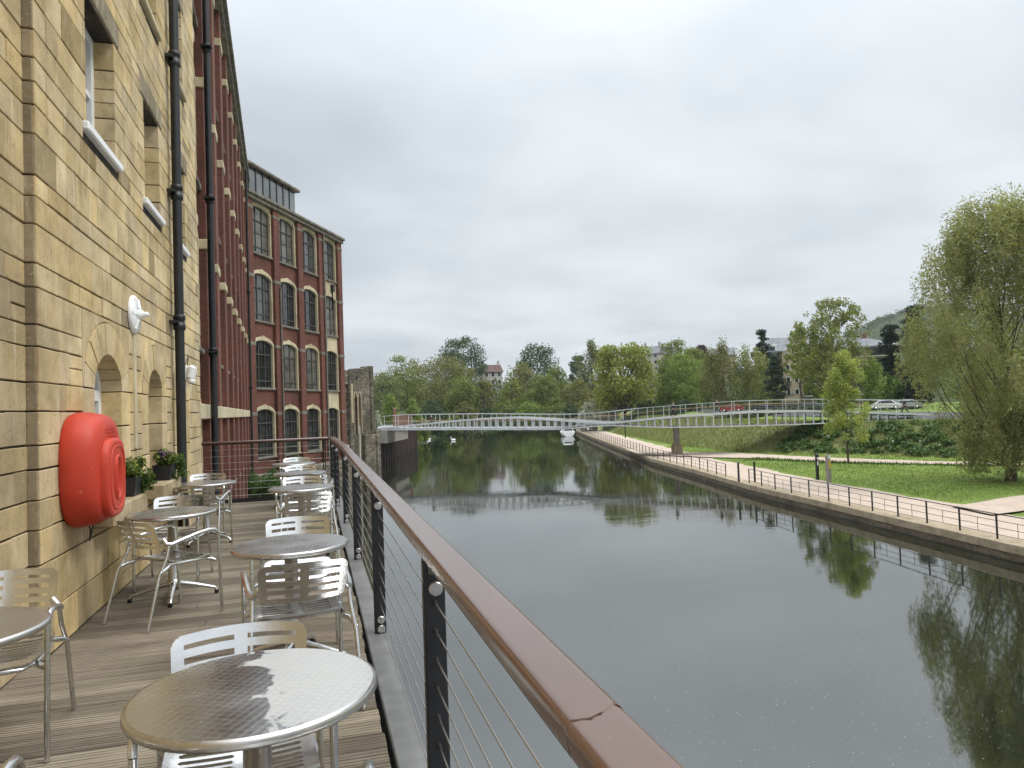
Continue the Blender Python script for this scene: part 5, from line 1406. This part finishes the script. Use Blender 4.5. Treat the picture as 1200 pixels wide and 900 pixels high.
# ------------------------------------------------------------------ people on the bridge
def person(x, y, z, heading, label, stride=.28, coat='dark_cloth'):
    o = empty('person', (x, y, z), -heading); tag(o, label, 'person')
    s_ = stride
    J = [((0, 0, .95), .12), ((0, .02, 1.2), .13), ((0, .02, 1.42), .12), ((0, .03, 1.53), .05), ((0, .05, 1.62), .085), ((0, .06, 1.72), .08),
         ((.19, .02, 1.42), .05), ((.24, -s_ * .5, 1.15), .042), ((.23, -s_ * .3, .92), .032), ((.23, -s_ * .22, .84), .032), ((-.19, .02, 1.42), .05), ((-.24, s_ * .4, 1.16), .042), ((-.22, s_ * .9, .96), .032), ((-.22, s_ * 1.1, .9), .032),
         ((.09, .02, .88), .09), ((.09, s_ * .7, .5), .06), ((.09, s_ * 1.2, .09), .042), ((.09, s_ * 1.2 + .17, .04), .035), ((-.09, .0, .88), .09), ((-.09, -s_ * .2, .5), .06), ((-.09, -s_ * 1.3, .13), .042), ((-.09, -s_ * 1.3 + .15, .04), .035)]
    E_ = [(0, 1), (1, 2), (2, 3), (3, 4), (4, 5), (2, 6), (6, 7), (7, 8), (8, 9), (2, 10), (10, 11), (11, 12), (12, 13), (0, 14), (14, 15), (15, 16), (16, 17), (0, 18), (18, 19), (19, 20), (20, 21)]
    skin_obj('body', J, E_, MT['skin'], o, 1)
    up = lambda i, g: (J[i][0], J[i][1] + g)
    skin_obj('jacket', [up(0, .035), up(1, .035), up(2, .03), up(6, .025), up(7, .022), up(8, .018), up(10, .025), up(11, .022), up(12, .018)], [(0, 1), (1, 2), (2, 3), (3, 4), (4, 5), (2, 6), (6, 7), (7, 8)], MT[coat], o, 1)
    skin_obj('trousers', [up(0, .03), up(14, .025), up(15, .025), up(16, .025), up(18, .025), up(19, .025), up(20, .025)], [(0, 1), (1, 2), (2, 3), (0, 4), (4, 5), (5, 6)], MT['dark_cloth'], o, 1)
    skin_obj('hair', [((0, .02, 1.74), .085), ((0, -.01, 1.68), .08)], [(0, 1)], MT['black'], o, 1)
def on_bridge(px, off):
    i = int(np.argmin(np.abs(np.array(pxs) - px))); return bp(arc[i], off, dz_), math.atan2(tx[i], ty[i])
MT['coat_brown'] = simple('brown_coat', (.07, .05, .04), .9)
for px, off, flip, lab, ct in ((788, 1.6, 0, 'dark clothed walker upright on the bridge above the pier', 'dark_cloth'), (838, 2.2, PI, 'dark figure striding on the bridge right of the pier', 'dark_cloth'), (497, 2.4, 0, 'person in a dark coat at the left end of the bridge', 'coat_brown'), (1072, 2.0, PI, 'small dark figure on the bridge beside the willow', 'dark_cloth')):
    q, hd = on_bridge(px, off); person(q[0], q[1], q[2], hd + flip, lab, .30, ct)

# ------------------------------------------------------------------ trees
G1 = 'trees on the far bank'; G2 = 'trees behind the bridge'
def T(*a, **k): return tree(*a, **k)
# across the water, left to right
T('tree', 'pale olive tree just right of the ruined wall', 447, 225, 437, 52, 'dome', 'grey', 6000, .08, group=G1, seed=1)
T('tree', 'yellowish olive tree rising left of the broad brown tree', 476, 250, 416, 54, 'dome', 'olive', 7500, .06, group=G1, seed=2)
T('tree', 'broad dull brown green tree left of centre', 520, 235, 419, 76, 'broad', 'brown', 11000, .06, group=G1, seed=3)
T('tree', 'tall dark tree with feathery crown above the others left of the red roofed house', 540, 310, 394, 60, 'broad', 'dark', 9500, .25, group=G1, seed=4, size=.75)
T('tree', 'small bright fresh green tree by the bridge landing', 457, 150, 462, 26, 'bush', 'fresh', 4500, .05, group=G1, seed=5)
T('tree', 'second small bright green tree right of the landing', 484, 155, 464, 22, 'bush', 'fresh', 4000, .05, group=G1, seed=6)
T('tree', 'mid green rounded tree below the tall feathery one', 541, 222, 443, 44, 'dome', 'mid', 6500, .05, group=G1, seed=7)
T('tree', 'greyish thin leaved tree left of the larch', 566, 226, 446, 36, 'sparse', 'brown', 5200, .1, group=G1, seed=8)
T('larch_tree', 'light olive feathery larch in front of the red roofed house', 598, 236, 427, 48, 'conifer', 'olive', 7500, .05, group=G1, seed=9)
T('tree', 'tall dark green domed tree right of the red roofed house', 628, 300, 403, 56, 'dome', 'dark', 9500, .1, group=G1, seed=10)
T('tree', 'brownish tree filling the gap behind the larch', 612, 270, 424, 40, 'dome', 'brown', 6000, .05, group=G1, seed=11)
T('tree', 'smaller green tree on the shoulder of the dark domed tree', 651, 285, 427, 32, 'dome', 'mid', 5000, .1, group=G1, seed=12)
T('tree', 'smooth mid green dome in the middle of the far bank', 635, 232, 437, 44, 'dome', 'mid', 7500, .04, group=G1, seed=13)
T('tree', 'dark olive round tree left of the sycamore', 674, 232, 445, 42, 'dome', 'brown', 6500, .05, group=G1, seed=14)
T('tree', 'tall grey green tree behind the sycamore', 692, 265, 406, 46, 'birch', 'grey', 7500, .08, group=G1, seed=15)
T('tree', 'dark green tree peeping left of the grey green one', 678, 300, 416, 30, 'dome', 'dark', 5000, .1, group=G1, seed=16)
T('sycamore_tree', 'broad golden olive sycamore with its branches showing', 730, 172, 403, 78, 'broad', 'yellow', 11500, .16, .62, group=G2, seed=17, limbs=34, trunk_r=.45)
T('tree', 'yellow olive tree top behind the bright green trees', 791, 240, 398, 44, 'dome', 'olive', 6500, .1, group=G2, seed=18)
T('tree', 'bright fresh green tree right of the sycamore', 802, 185, 414, 50, 'dome', 'fresh', 8500, .08, group=G2, seed=19)
T('tree', 'mid green tree beside the bright green one', 782, 190, 428, 38, 'birch', 'mid', 6500, .08, group=G2, seed=20)
T('birch_tree', 'drooping brownish birch left of the pair of birches', 846, 165, 409, 60, 'birch', 'brown', 9000, .1, group=G2, seed=21, droop=.7, bark='barkpale')
T('birch_tree', 'drooping grey green birch in front of the tall dark pine', 881, 158, 409, 58, 'birch', 'birch', 10500, .06, group=G2, seed=22, droop=.7, bark='barkpale')
T('tree', 'green tree half hiding the honey stone flats right of their stair bay', 957, 150, 412, 40, 'birch', 'olive', 7000, .1, group=G2, seed=51)
T('tree', 'low green tree before the left end of the honey stone flats', 900, 168, 440, 34, 'dome', 'mid', 5000, .05, group=G2, seed=52)
T('tree', 'tall olive tree left of the copper beech on the skyline', 812, 215, 408, 40, 'dome', 'olive', 6500, .1, group=G2, seed=53)
T('tree', 'green tree behind the birches', 828, 205, 421, 42, 'dome', 'mid', 6000, .1, group=G2, seed=23)
T('copper_beech', 'small dark purple copper beech on the skyline', 822, 300, 404, 20, 'dome', 'copper', 3500, .2, group=G2, seed=24)
T('pine_tree', 'dark pine with a pointed top left of the slate roof', 893, 175, 386, 28, 'pine', 'pine', 6000, .3, group=G2, seed=25)
T('pine_tree', 'lower dark pine in front of the honey stone flats', 908, 148, 417, 34, 'pine', 'pine', 5000, .25, group=G2, seed=26)
T('tree', 'tall thin leaved tree with open branches against the sky', 972, 116, 348, 94, 'sparse', 'birch', 10500, .18, .40, group=G2, seed=27, limbs=44, trunk_r=.24)
T('tree', 'yellowish tree top before the slate roof', 936, 140, 384, 36, 'sparse', 'yellow', 4200, .35, .4, group=G2, seed=40)
T('young_tree', 'slender yellow green young tree on the lawn', 988, 66.5, 411, 70, 'young', 'gold', 11500, .2, .19, group='trees on the lawn', seed=28, limbs=46, trunk_r=.085, asp=.55)
T('tree', 'bright green small tree left of the black pines', 1022, 112, 426, 48, 'birch', 'fresh', 8000, .08, group=G2, seed=29)
T('pine_tree', 'tallest black pine beside the willow', 1070, 124, 360, 46, 'pine', 'conifer', 13000, .08, group=G2, seed=30)
T('pine_tree', 'shorter black pine left of the tallest one', 1042, 126, 382, 44, 'pine', 'conifer', 13000, .04, group=G2, seed=31)
T('bush', 'deep green ivy clad bush under the black pines', 1046, 112, 442, 36, 'bush', 'nettle', 6000, .02, group=G2, seed=32, cat='bush')
T('bush', 'dark evergreen bush under the shorter black pine', 1072, 110, 432, 34, 'bush', 'conifer', 6500, .02, group=G2, seed=45, cat='bush')
T('willow_tree', 'big feathery willow at the right edge of the lawn', 1166, 49.5, 250, 208, 'willow', 'willow', 104000, .105, .25, group='trees on the lawn', seed=33, limbs=46, trunk_r=.30, droop=.2, asp=.28)
T('tree', 'brown green tree behind the willow', 1130, 135, 380, 80, 'dome', 'olive', 8000, .06, group=G2, seed=46)
T('tree', 'green tree far right behind the willow', 1190, 140, 390, 80, 'dome', 'mid', 8000, .06, group=G2, seed=47)
# shrubs
for i, (px, d, top, wp, leaf, lab) in enumerate((
        (590, 228, 470, 44, 'mid', 'flat spreading green shrub at the water edge left of centre'), (622, 226, 470, 40, 'fresh', 'light green spreading shrub at the water edge'),
        (652, 224, 466, 38, 'mid', 'green layered shrub at the foot of the dome tree'), (690, 176, 470, 26, 'blossom', 'white blossoming shrub left of the sycamore trunk'),
        (712, 178, 474, 28, 'blossom', 'white blossoming shrub under the sycamore crown'), (668, 200, 474, 26, 'dark', 'dark low shrub left of the blossom'),
        (442, 108, 480, 12, 'blossom', 'pale flowering shrub against the ruined wall'), (570, 220, 478, 30, 'dark', 'dark low shrub below the thin leaved tree'),
        (505, 215, 468, 40, 'dark', 'dark evergreen shrub under the broad brown tree'), (760, 170, 470, 34, 'dark', 'dark clipped shrub right of the sycamore'),
        (800, 168, 469, 40, 'dark', 'dark clipped shrub below the bright green tree'), (545, 218, 470, 36, 'brown', 'brownish low shrub near the water'),
        (497, 158, 490, 16, 'mid', 'small green bush hanging over the water past the sheet piles'), (512, 178, 488, 24, 'dark', 'dark bush at the water edge behind the swan'), (532, 196, 487, 26, 'mid', 'green bush at the water edge under the bridge rail'))):
    T('bush', lab, px, d, top, wp, 'bush', leaf, 3800, .0, group='shrubs along the far bank', seed=60 + i, cat='bush', limbs=4)
# a wood closing the view far behind
rs = np.random.RandomState(21); C_ = []
for i in range(170):
    px = rs.uniform(405, 1240); d = rs.uniform(330, 400) if px < 740 else rs.uniform(300, 380)
    top = 446 + rs.uniform(-6, 12) if px < 740 else 446 + rs.uniform(-12, 10)
    p = at(px, top, d); g = ground(p.x, p.y); r_ = rs.uniform(5, 8)
    C_.append(((p.x, p.y, (p.z + g) / 2), (r_, r_, max(2, (p.z - g) / 2))))
V, Q = leaves(rs, C_, 46000, 1.25, shell=.7); tag(link('background_wood', quads_mesh('background_wood', V, Q, LF['far'])), 'soft mass of distant woodland behind the nearer trees', 'woodland', None, 'stuff')
# distant wooded hill
hx = [at(px, y, 1050) for px, y in ((880, 450), (960, 415), (1000, 389), (1030, 377), (1052, 368), (1080, 362), (1120, 358), (1180, 364), (1260, 380), (1400, 410), (1560, 440))]
mb = MB(); n = len(hx); rows = []
for k, (f_, g_) in enumerate(((0.0, 0.0), (.12, .55), (.22, .85), (.3, .98), (.38, 1.0), (.6, .7))):
    rows.append([(p.x * (1 - .3 + f_), p.y * (1 - .3 + f_), -2 + (p.z + 2) * g_) for p in hx])
vs = [p for r_ in rows for p in r_]; mb.add(vs, [(i * n + k, i * n + k + 1, (i + 1) * n + k + 1, (i + 1) * n + k) for i in range(len(rows) - 1) for k in range(n - 1)], 0, True)
structure(mb.build('hill', MT['wild'], recalc=False))
C_ = []
for i in range(420):
    u = rs.uniform(0, n - 1.001); j = int(u); t_ = u - j; k = rs.uniform(.45, 1.0)
    a = Vector(rows[3][j]).lerp(Vector(rows[3][j + 1]), t_) if k > .8 else Vector(rows[1][j]).lerp(Vector(rows[1][j + 1]), t_).lerp(Vector(rows[3][j]).lerp(Vector(rows[3][j + 1]), t_), (k - .45) / .35)
    r_ = rs.uniform(6, 10); C_.append(((a.x, a.y, a.z + 1), (r_, r_, rs.uniform(4, 8))))
V, Q = leaves(rs, C_, 42000, 2.6, shell=.75); tag(link('hillside_wood', quads_mesh('hillside_wood', V, Q, LF['far'])), 'hazy wooded hill on the skyline left of the willow', 'woodland', None, 'stuff')

# grass blades, bank plants and wild flowers
def blades(name, label, n, fn, hgt_, wid, mat, cat, lean=.5):
    V = []
    rs = np.random.RandomState(abs(hash(name)) % 1000 if False else len(name) * 7)
    P = fn(rs, n); m = len(P)
    a = rs.rand(m) * 2 * PI; hh = hgt_ * (.5 + rs.rand(m)); ww = wid * (.6 + .8 * rs.rand(m)); ln_ = lean * (rs.rand(m) - .2)
    dx, dy = np.cos(a), np.sin(a)
    b0 = np.stack([P[:, 0] - dx * ww, P[:, 1] - dy * ww, P[:, 2]], 1); b1 = np.stack([P[:, 0] + dx * ww, P[:, 1] + dy * ww, P[:, 2]], 1)
    t0 = np.stack([P[:, 0] - dy * hh * ln_, P[:, 1] + dx * hh * ln_, P[:, 2] + hh], 1)
    V = np.stack([b0, b1, t0], 1).reshape(-1, 3)
    tag(link(name, quads_mesh(name, V, np.arange(3 * m).reshape(-1, 3), mat)), label, cat, None, 'stuff')
def in_p2(x, y):
    xn = np.interp(y, [p[1] for p in P2N[::-1]], [p[0] for p in P2N[::-1]]); xf = np.interp(y, [p[1] for p in P2F[::-1]], [p[0] for p in P2F[::-1]])
    return (x > xn - .1) & (x < xf + .1)
def lawn_pts(rs, n):
    y = 24 + 70 * rs.rand(n) ** 1.3; s_ = 6.3 + 24 * rs.rand(n); x = xb(y) + s_
    toe = np.interp(y, TOE[:, 0], TOE[:, 1]); k = (s_ < toe + 1) & ~in_p2(x, y) & ~((y > 28.5) & (y < 33.6) & (s_ < 40))
    x, y, s_ = x[k], y[k], s_[k]; return np.stack([x, y, right_z(s_, y) + .05], 1)
blades('grass', 'short green grass of the riverside lawn', 60000, lawn_pts, .10, .030, LF['blade'], 'grass')
def bank_pts(rs, n):
    y = 28 + 120 * rs.rand(n) ** 1.2; toe = np.interp(y, TOE[:, 0], TOE[:, 1]); s_ = toe + .3 + 12 * rs.rand(n); x = xb(y) + s_
    k = ~in_p2(x, y); x, y, s_ = x[k], y[k], s_[k]; return np.stack([x, y, right_z(s_, y) + .04], 1)
blades('rough_grass', 'dry rough grass on the slope below the bridge', 52000, bank_pts, .30, .05, LF['dry'], 'grass')
rs = np.random.RandomState(77); C_ = []
for i in range(150):
    t_ = rs.rand(); y = 54 + 17 * t_; toe = float(np.interp(y, TOE[:, 0], TOE[:, 1])); s_ = toe + .8 + 6.0 * rs.rand(); x = float(xb(y)) + s_
    r_ = rs.uniform(.4, .8); C_.append(((x, y, float(right_z(s_, y)) + .25), (r_, r_, .38)))
V, Q = leaves(rs, C_, 15000, .26, aspect=.7, shell=.5, upbias=.8); tag(link('ground_cover', quads_mesh('ground_cover', V, Q, LF['nettle'])), 'dark green leafy ground cover on the slope under the young tree', 'ground cover', None, 'stuff')
V, Q = leaves(rs, [((c[0], c[1], c[2] + .2), (.4, .4, .2)) for c, _ in C_[::3]], 380, .12, aspect=.9, shell=.8, upbias=1.5); tag(link('wild_flowers', quads_mesh('wild_flowers', V, Q, LF['white'])), 'scattered white flowers among the dark green ground cover', 'flowers', None, 'stuff')
def verge_pts(rs, n):
    y = 30 + 36 * rs.rand(n); xn = np.interp(y, [p[1] for p in P2N[::-1]], [p[0] for p in P2N[::-1]]); x = xn - .2 - 1.6 * rs.rand(n) ** 2
    s_ = x - xb(y); k = s_ > 7; x, y, s_ = x[k], y[k], s_[k]; return np.stack([x, y, right_z(s_, y) + .04], 1)
blades('long_grass', 'longer grass along the edge of the footpath', 3000, verge_pts, .22, .05, LF['nettle'], 'grass')
# weeds on the mill footing below the deck end
for i, (px, py, d, w_, lab) in enumerate(((283, 566, 36, 1.5, 'green weeds growing by the brick pilaster beyond the deck end'), (305, 572, 37, 1.5, 'weeds on the stone footing behind the end railing'), (330, 566, 39, 1.3, 'leafy weeds below the second mill window'), (352, 552, 42, 1.1, 'small weed clump near the corner of the deck railing'))):
    p = at(px, py, d); o = empty('weed_clump', (p.x, p.y, p.z - .7)); tag(o, lab, 'weeds', 'weeds at the mill foot')
    rs = np.random.RandomState(200 + i); cl = [((rs.normal() * w_ * .4, rs.normal() * w_ * .3, .35 + abs(rs.normal()) * .45), (.35, .35, .4)) for _ in range(14)]
    V, Q = leaves(rs, cl, 2200, .17, aspect=.4, shell=.3, droop=.3); link('foliage', quads_mesh('foliage', V, Q, LF['weed' if i % 2 else 'nettle']), o)

# ------------------------------------------------------------------ buildings beyond the trees
def house(name, label, px, d, base_py, w_, dep, hw, hr, yaw, wall, roof, nwin=4, floors=2, chim=2, hip=False):
    p = at(px, base_py, d); o = empty(name, (p.x, p.y, p.z), -math.atan2(p.x, p.y) + yaw); tag(o, label, 'house' if 'house' in name else 'building')
    zb_ = -12
    mb = MB(); mb.box(-w_ / 2, w_ / 2, 0, dep, zb_, hw); 
    if not hip: mb.add([(-w_ / 2, 0, hw), (-w_ / 2, dep, hw), (-w_ / 2, dep / 2, hw + hr), (w_ / 2, 0, hw), (w_ / 2, dep, hw), (w_ / 2, dep / 2, hw + hr)], [(0, 1, 2), (3, 5, 4)])
    mb.build('wall', MT[wall], o)
    e = .5; ins = w_ * .5 - dep * .5 if hip else w_ / 2 + e * .4
    ins = max(ins, .5)
    mb = MB(); a = [(-w_ / 2 - e, -e, hw - .15), (w_ / 2 + e, -e, hw - .15), (w_ / 2 + e, dep + e, hw - .15), (-w_ / 2 - e, dep + e, hw - .15), (-ins, dep / 2, hw + hr + .12), (ins, dep / 2, hw + hr + .12)]
    mb.add(a + [(x, y, z - .22) for x, y, z in a[:4]], [(0, 1, 5, 4), (2, 3, 4, 5), (1, 2, 5), (3, 0, 4), (0, 6, 7, 1), (1, 7, 8, 2), (2, 8, 9, 3), (3, 9, 6, 0), (6, 9, 8, 7)]); rf = mb.build('roof', MT[roof], o)
    for k in range(chim):
        x = (-w_ / 2 + .9) if k == 0 else (w_ / 2 - .9 if k == 1 else 0)
        mb = MB(); mb.box(x - .55, x + .55, dep / 2 - .45, dep / 2 + .45, hw + hr * .4, hw + hr + 1.5, .04); mb.box(x - .65, x + .65, dep / 2 - .55, dep / 2 + .55, hw + hr + 1.5, hw + hr + 1.7, .03)
        for j in (-.3, 0, .3): mb.lathe([(.12, hw + hr + 1.7), (.1, hw + hr + 2.2)], 8, Matrix.Translation((x + j, dep / 2, 0)))
        mb.build('chimney', MT[wall], rf)
    fh = hw / floors
    for f_ in range(floors):
        for k in range(nwin):
            x = -w_ / 2 + w_ * (k + .5) / nwin; z = f_ * fh + fh * .32; ww = min(1.3, w_ / nwin * .45)
            w1 = MB(); w1.box(x - ww / 2 - .1, x + ww / 2 + .1, -.08, .05, z - .12, z + fh * .5 + .1, .02); wn_ = w1.build('window', MT['white'], o)
            w1 = MB(); w1.box(x - ww / 2, x + ww / 2, -.11, -.085, z, z + fh * .5); w1.build('pane', MT['glass'], wn_)
    return o
house('house', 'white house with a red tiled roof and chimneys among the trees', 578, 345, 452, 9.5, 8, 6.8, 3.4, R(14), 'render', 'tile', 3, 2, 2)
house('terrace_house', 'pale stone house with brown roof above the sycamore', 762, 345, 436, 9, 9, 9.0, 3.6, R(-20), 'render', 'slate', 3, 3, 2)
house('terrace_house', 'second stone house of the hill terrace, right of the first', 783, 352, 434, 9, 9, 8.2, 3.4, R(-14), 'bath', 'slate', 3, 3, 2)
house('terrace_house', 'low grey roofed building right of the copper beech', 840, 300, 433, 13, 9, 6.0, 3.0, R(-8), 'bath', 'slate', 4, 2, 0)
house('house', 'stone house far right on the hill behind the willow', 1150, 320, 425, 12, 9, 7.0, 3.0, R(6), 'bath', 'slate', 4, 2, 2)
# flats: honey stone block with slate roof, balconies and a projecting stair bay
p = at(958, 466, 186); fl = empty('apartment_block', (p.x, p.y, p.z - .6), -math.atan2(p.x, p.y) + R(4)); tag(fl, 'long honey stone apartment block with slate roof and dark balconies', 'building')
mb = MB(); mb.box(-15, 18.5, 0, 13, -6, 13.4); mb.build('wall', MT['bath'], fl)
mb = MB(); a = [(-16, -1.2, 13.2), (19.5, -1.2, 13.2), (19.5, 14.2, 13.2), (-16, 14.2, 13.2), (-10.5, 6.5, 17.4), (13, 6.5, 15.9)]
mb.add(a + [(x, y, z - .4) for x, y, z in a[:4]], [(0, 1, 5, 4), (2, 3, 4, 5), (1, 2, 5), (3, 0, 4), (0, 6, 7, 1), (1, 7, 8, 2), (2, 8, 9, 3), (3, 9, 6, 0), (6, 9, 8, 7)]); rf = mb.build('roof', MT['slate'], fl)
for x in (12.5,):
    mb = MB(); mb.box(x - .5, x + .5, 5.9, 7.1, 14, 17, .05); mb.build('chimney', MT['brick2'], rf)
for x in (-11.0,):
    mb = MB(); mb.box(x - 1.6, x + 1.6, -.6, 3, 12.6, 15.0, .03); mb.build('dormer', MT['white'], rf); mb = MB(); mb.box(x - 1.2, x + 1.2, -.66, -.61, 13.1, 14.5); mb.build('dormer_window', MT['glass'], rf)
mb = MB(); mb.box(-8.2, -3.6, -1.6, 1, -6, 13.2, .03); mb.build('stair_bay', MT['bath'], fl)
for z in (1.6, 4.8, 8.0, 11.0):
    for x in (-6.9, -4.9):
        w1 = MB(); w1.box(x - .5, x + .5, -1.68, -1.58, z, z + 1.5, .02); wn_ = w1.build('window', MT['white'], fl); w1 = MB(); w1.box(x - .4, x + .4, -1.71, -1.685, z + .1, z + 1.4); w1.build('pane', MT['glass'], wn_)
for (xa, xb_) in ((-14.6, -8.6), (-3.2, 3.6), (4.4, 11), (11.8, 18.2)):
    for z in (1.2, 4.4, 7.6, 10.8):
        w1 = MB(); w1.box(xa + .3, xb_ - .3, -.06, .02, z + .1, z + 2.5); wn_ = w1.build('window', MT['black'], fl); w1 = MB()
        for k in range(4): w1.box(xa + .4 + (xb_ - xa - .8) * k / 4, xa + .3 + (xb_ - xa - .8) * (k + 1) / 4, -.1, -.065, z + .2, z + 2.4)
        w1.build('pane', MT['glass'], wn_)
        b1 = MB(); b1.box(xa, xb_, -1.5, 0, z - .28, z - .03, .02); bl = b1.build('balcony', MT['render'], fl)
        b1 = MB(); b1.box(xa + .05, xb_ - .05, -1.45, -1.4, z + .85, z + .93)
        for k in range(14): x = xa + .1 + (xb_ - xa - .2) * k / 13; b1.box(x - .02, x + .02, -1.44, -1.41, z - .03, z + .85)
        b1.build('balustrade', MT['black'], bl)
# long dark hedge beyond the road
for (x0, x1, lab) in ((735, 800, 'long dark clipped hedge behind the bridge handrail'), (905, 1000, 'dark hedge beside the road before the honey stone flats'), (842, 965, 'low dark hedge in front of the cars behind the bridge handrail')):
    rs = np.random.RandomState(x0); C_ = []
    for k in range(30):
        px = x0 + (x1 - x0) * k / 29; q = at(px, 474, 160 if x0 < 800 else 135 if x0 > 900 else 112); lowh = x0 == 842; C_.append(((q.x, q.y, ground(q.x, q.y) + (.5 if lowh else .8)), (1.0, 1.0, .6 if lowh else .85)))
    V, Q = leaves(rs, C_, 7000, .3, shell=.75); o = link('hedge', quads_mesh('hedge', V, Q, LF['dark'])); tag(o, lab, 'hedge')

# damp spring air
mb = MB(); mb.box(-150, 1660, -70, 1660, -8.4, 140); hz = mb.build('haze', bpy.data.materials.new('haze')); hz['kind'] = 'stuff'; hz['label'] = 'thin damp haze over the river valley'
hm = hz.data.materials[0]; hm.use_nodes = True; hm.node_tree.nodes.clear()
ho = hm.node_tree.nodes.new('ShaderNodeOutputMaterial'); hv = hm.node_tree.nodes.new('ShaderNodeVolumePrincipled')
hv.inputs['Color'].default_value = (.90, .94, 1, 1); hv.inputs['Density'].default_value = .00010; hv.inputs['Anisotropy'].default_value = 0.0
hm.node_tree.links.new(hv.outputs[0], ho.inputs['Volume'])

# ------------------------------------------------------------------ cars on the embankment road
def car(px, d, paint, label, yaw=0.0, zoff=.15):
    p = at(px, 478, d); g = ground(p.x, p.y) + zoff; o = empty('parked_car', (p.x, p.y, g), -math.atan2(p.x, p.y) + yaw); tag(o, label, 'car', 'cars on the embankment road')
    prof = [(-2.1, .35), (-2.12, .62), (-2.0, .86), (-1.45, .95), (-.75, 1.42), (.75, 1.46), (1.55, 1.02), (2.02, .9), (2.1, .6), (2.05, .35)]
    mb = MB(); W = .86
    low = [(x, min(z, .95)) for x, z in prof]; n = len(prof)
    v0 = [(x, -W * (.82 if z > 1.2 else 1), z) for x, z in prof]; v1 = [(x, W * (.82 if z > 1.2 else 1), z) for x, z in prof]
    mb.add(v0 + v1, [list(range(n)), list(range(2 * n - 1, n - 1, -1))] + [(i, n + i, n + (i + 1) % n, (i + 1) % n) for i in range(n)]); mb.build('body', MT[paint], o)
    mb = MB()
    for s_ in (-1, 1): mb.prism([(-1.2, .98), (-.7, 1.36), (.7, 1.39), (1.3, 1.0)], lambda x, z: (x, s_ * (.875 - (z - .98) * .30), z), lambda x, z: (x, s_ * .7, z))
    mb.prism([(-.62, 1.37), (.62, 1.37), (.74, .99), (-.74, .99)], lambda y, z: (1.60 - (z - 1.0) * 1.75, y, z), lambda y, z: (1.3 - (z - 1.0) * 1.75, y, z))
    mb.build('window', MT['glass'], o)
    for x in (-1.3, 1.3):
        for s_ in (-1, 1):
            mb = MB(); mb.lathe([(.0, -.1), (.2, -.1), (.31, -.09), (.31, .09), (.2, .1), (0, .1)], 18, Matrix.Translation((x, s_ * .80, .31)) @ Matrix.Rotation(PI / 2, 4, 'X')); wl_ = mb.build('wheel', MT['rubber'], o)
            mb = MB(); mb.lathe([(.0, 0), (.18, 0), (.19, .01), (0, .012)], 14, Matrix.Translation((x, s_ * .91, .31)) @ Matrix.Rotation(-s_ * PI / 2, 4, 'X')); mb.build('rim', MT['alu'], wl_)
    for s_ in (-1, 1):
        mb = MB(); mb.box(2.0, 2.11, s_ * .62 - .16, s_ * .62 + .16, .66, .8, .02); mb.build('headlight', MT['pane_grey'], o)
        mb = MB(); mb.box(-2.13, -2.03, s_ * .66 - .12, s_ * .66 + .12, .66, .84, .02); mb.build('tail_light', MT['red'], o)
car(1037, 106, 'carwhite', 'white car seen through the bridge railing left of the willow', R(8))
car(1062, 108, 'carsilver', 'silver car right of the white one, nearest the willow', R(6))
car(858, 132, 'carred', 'red car behind the bridge handrail', R(-10), .3)
car(950, 118, 'carblue', 'pale blue car half hidden by the young tree', R(-4))
car(925, 121, 'cardark', 'dark car left of the pale blue one', R(-6))
car(895, 125, 'cardark', 'dark car farther left beside the road', R(-8))
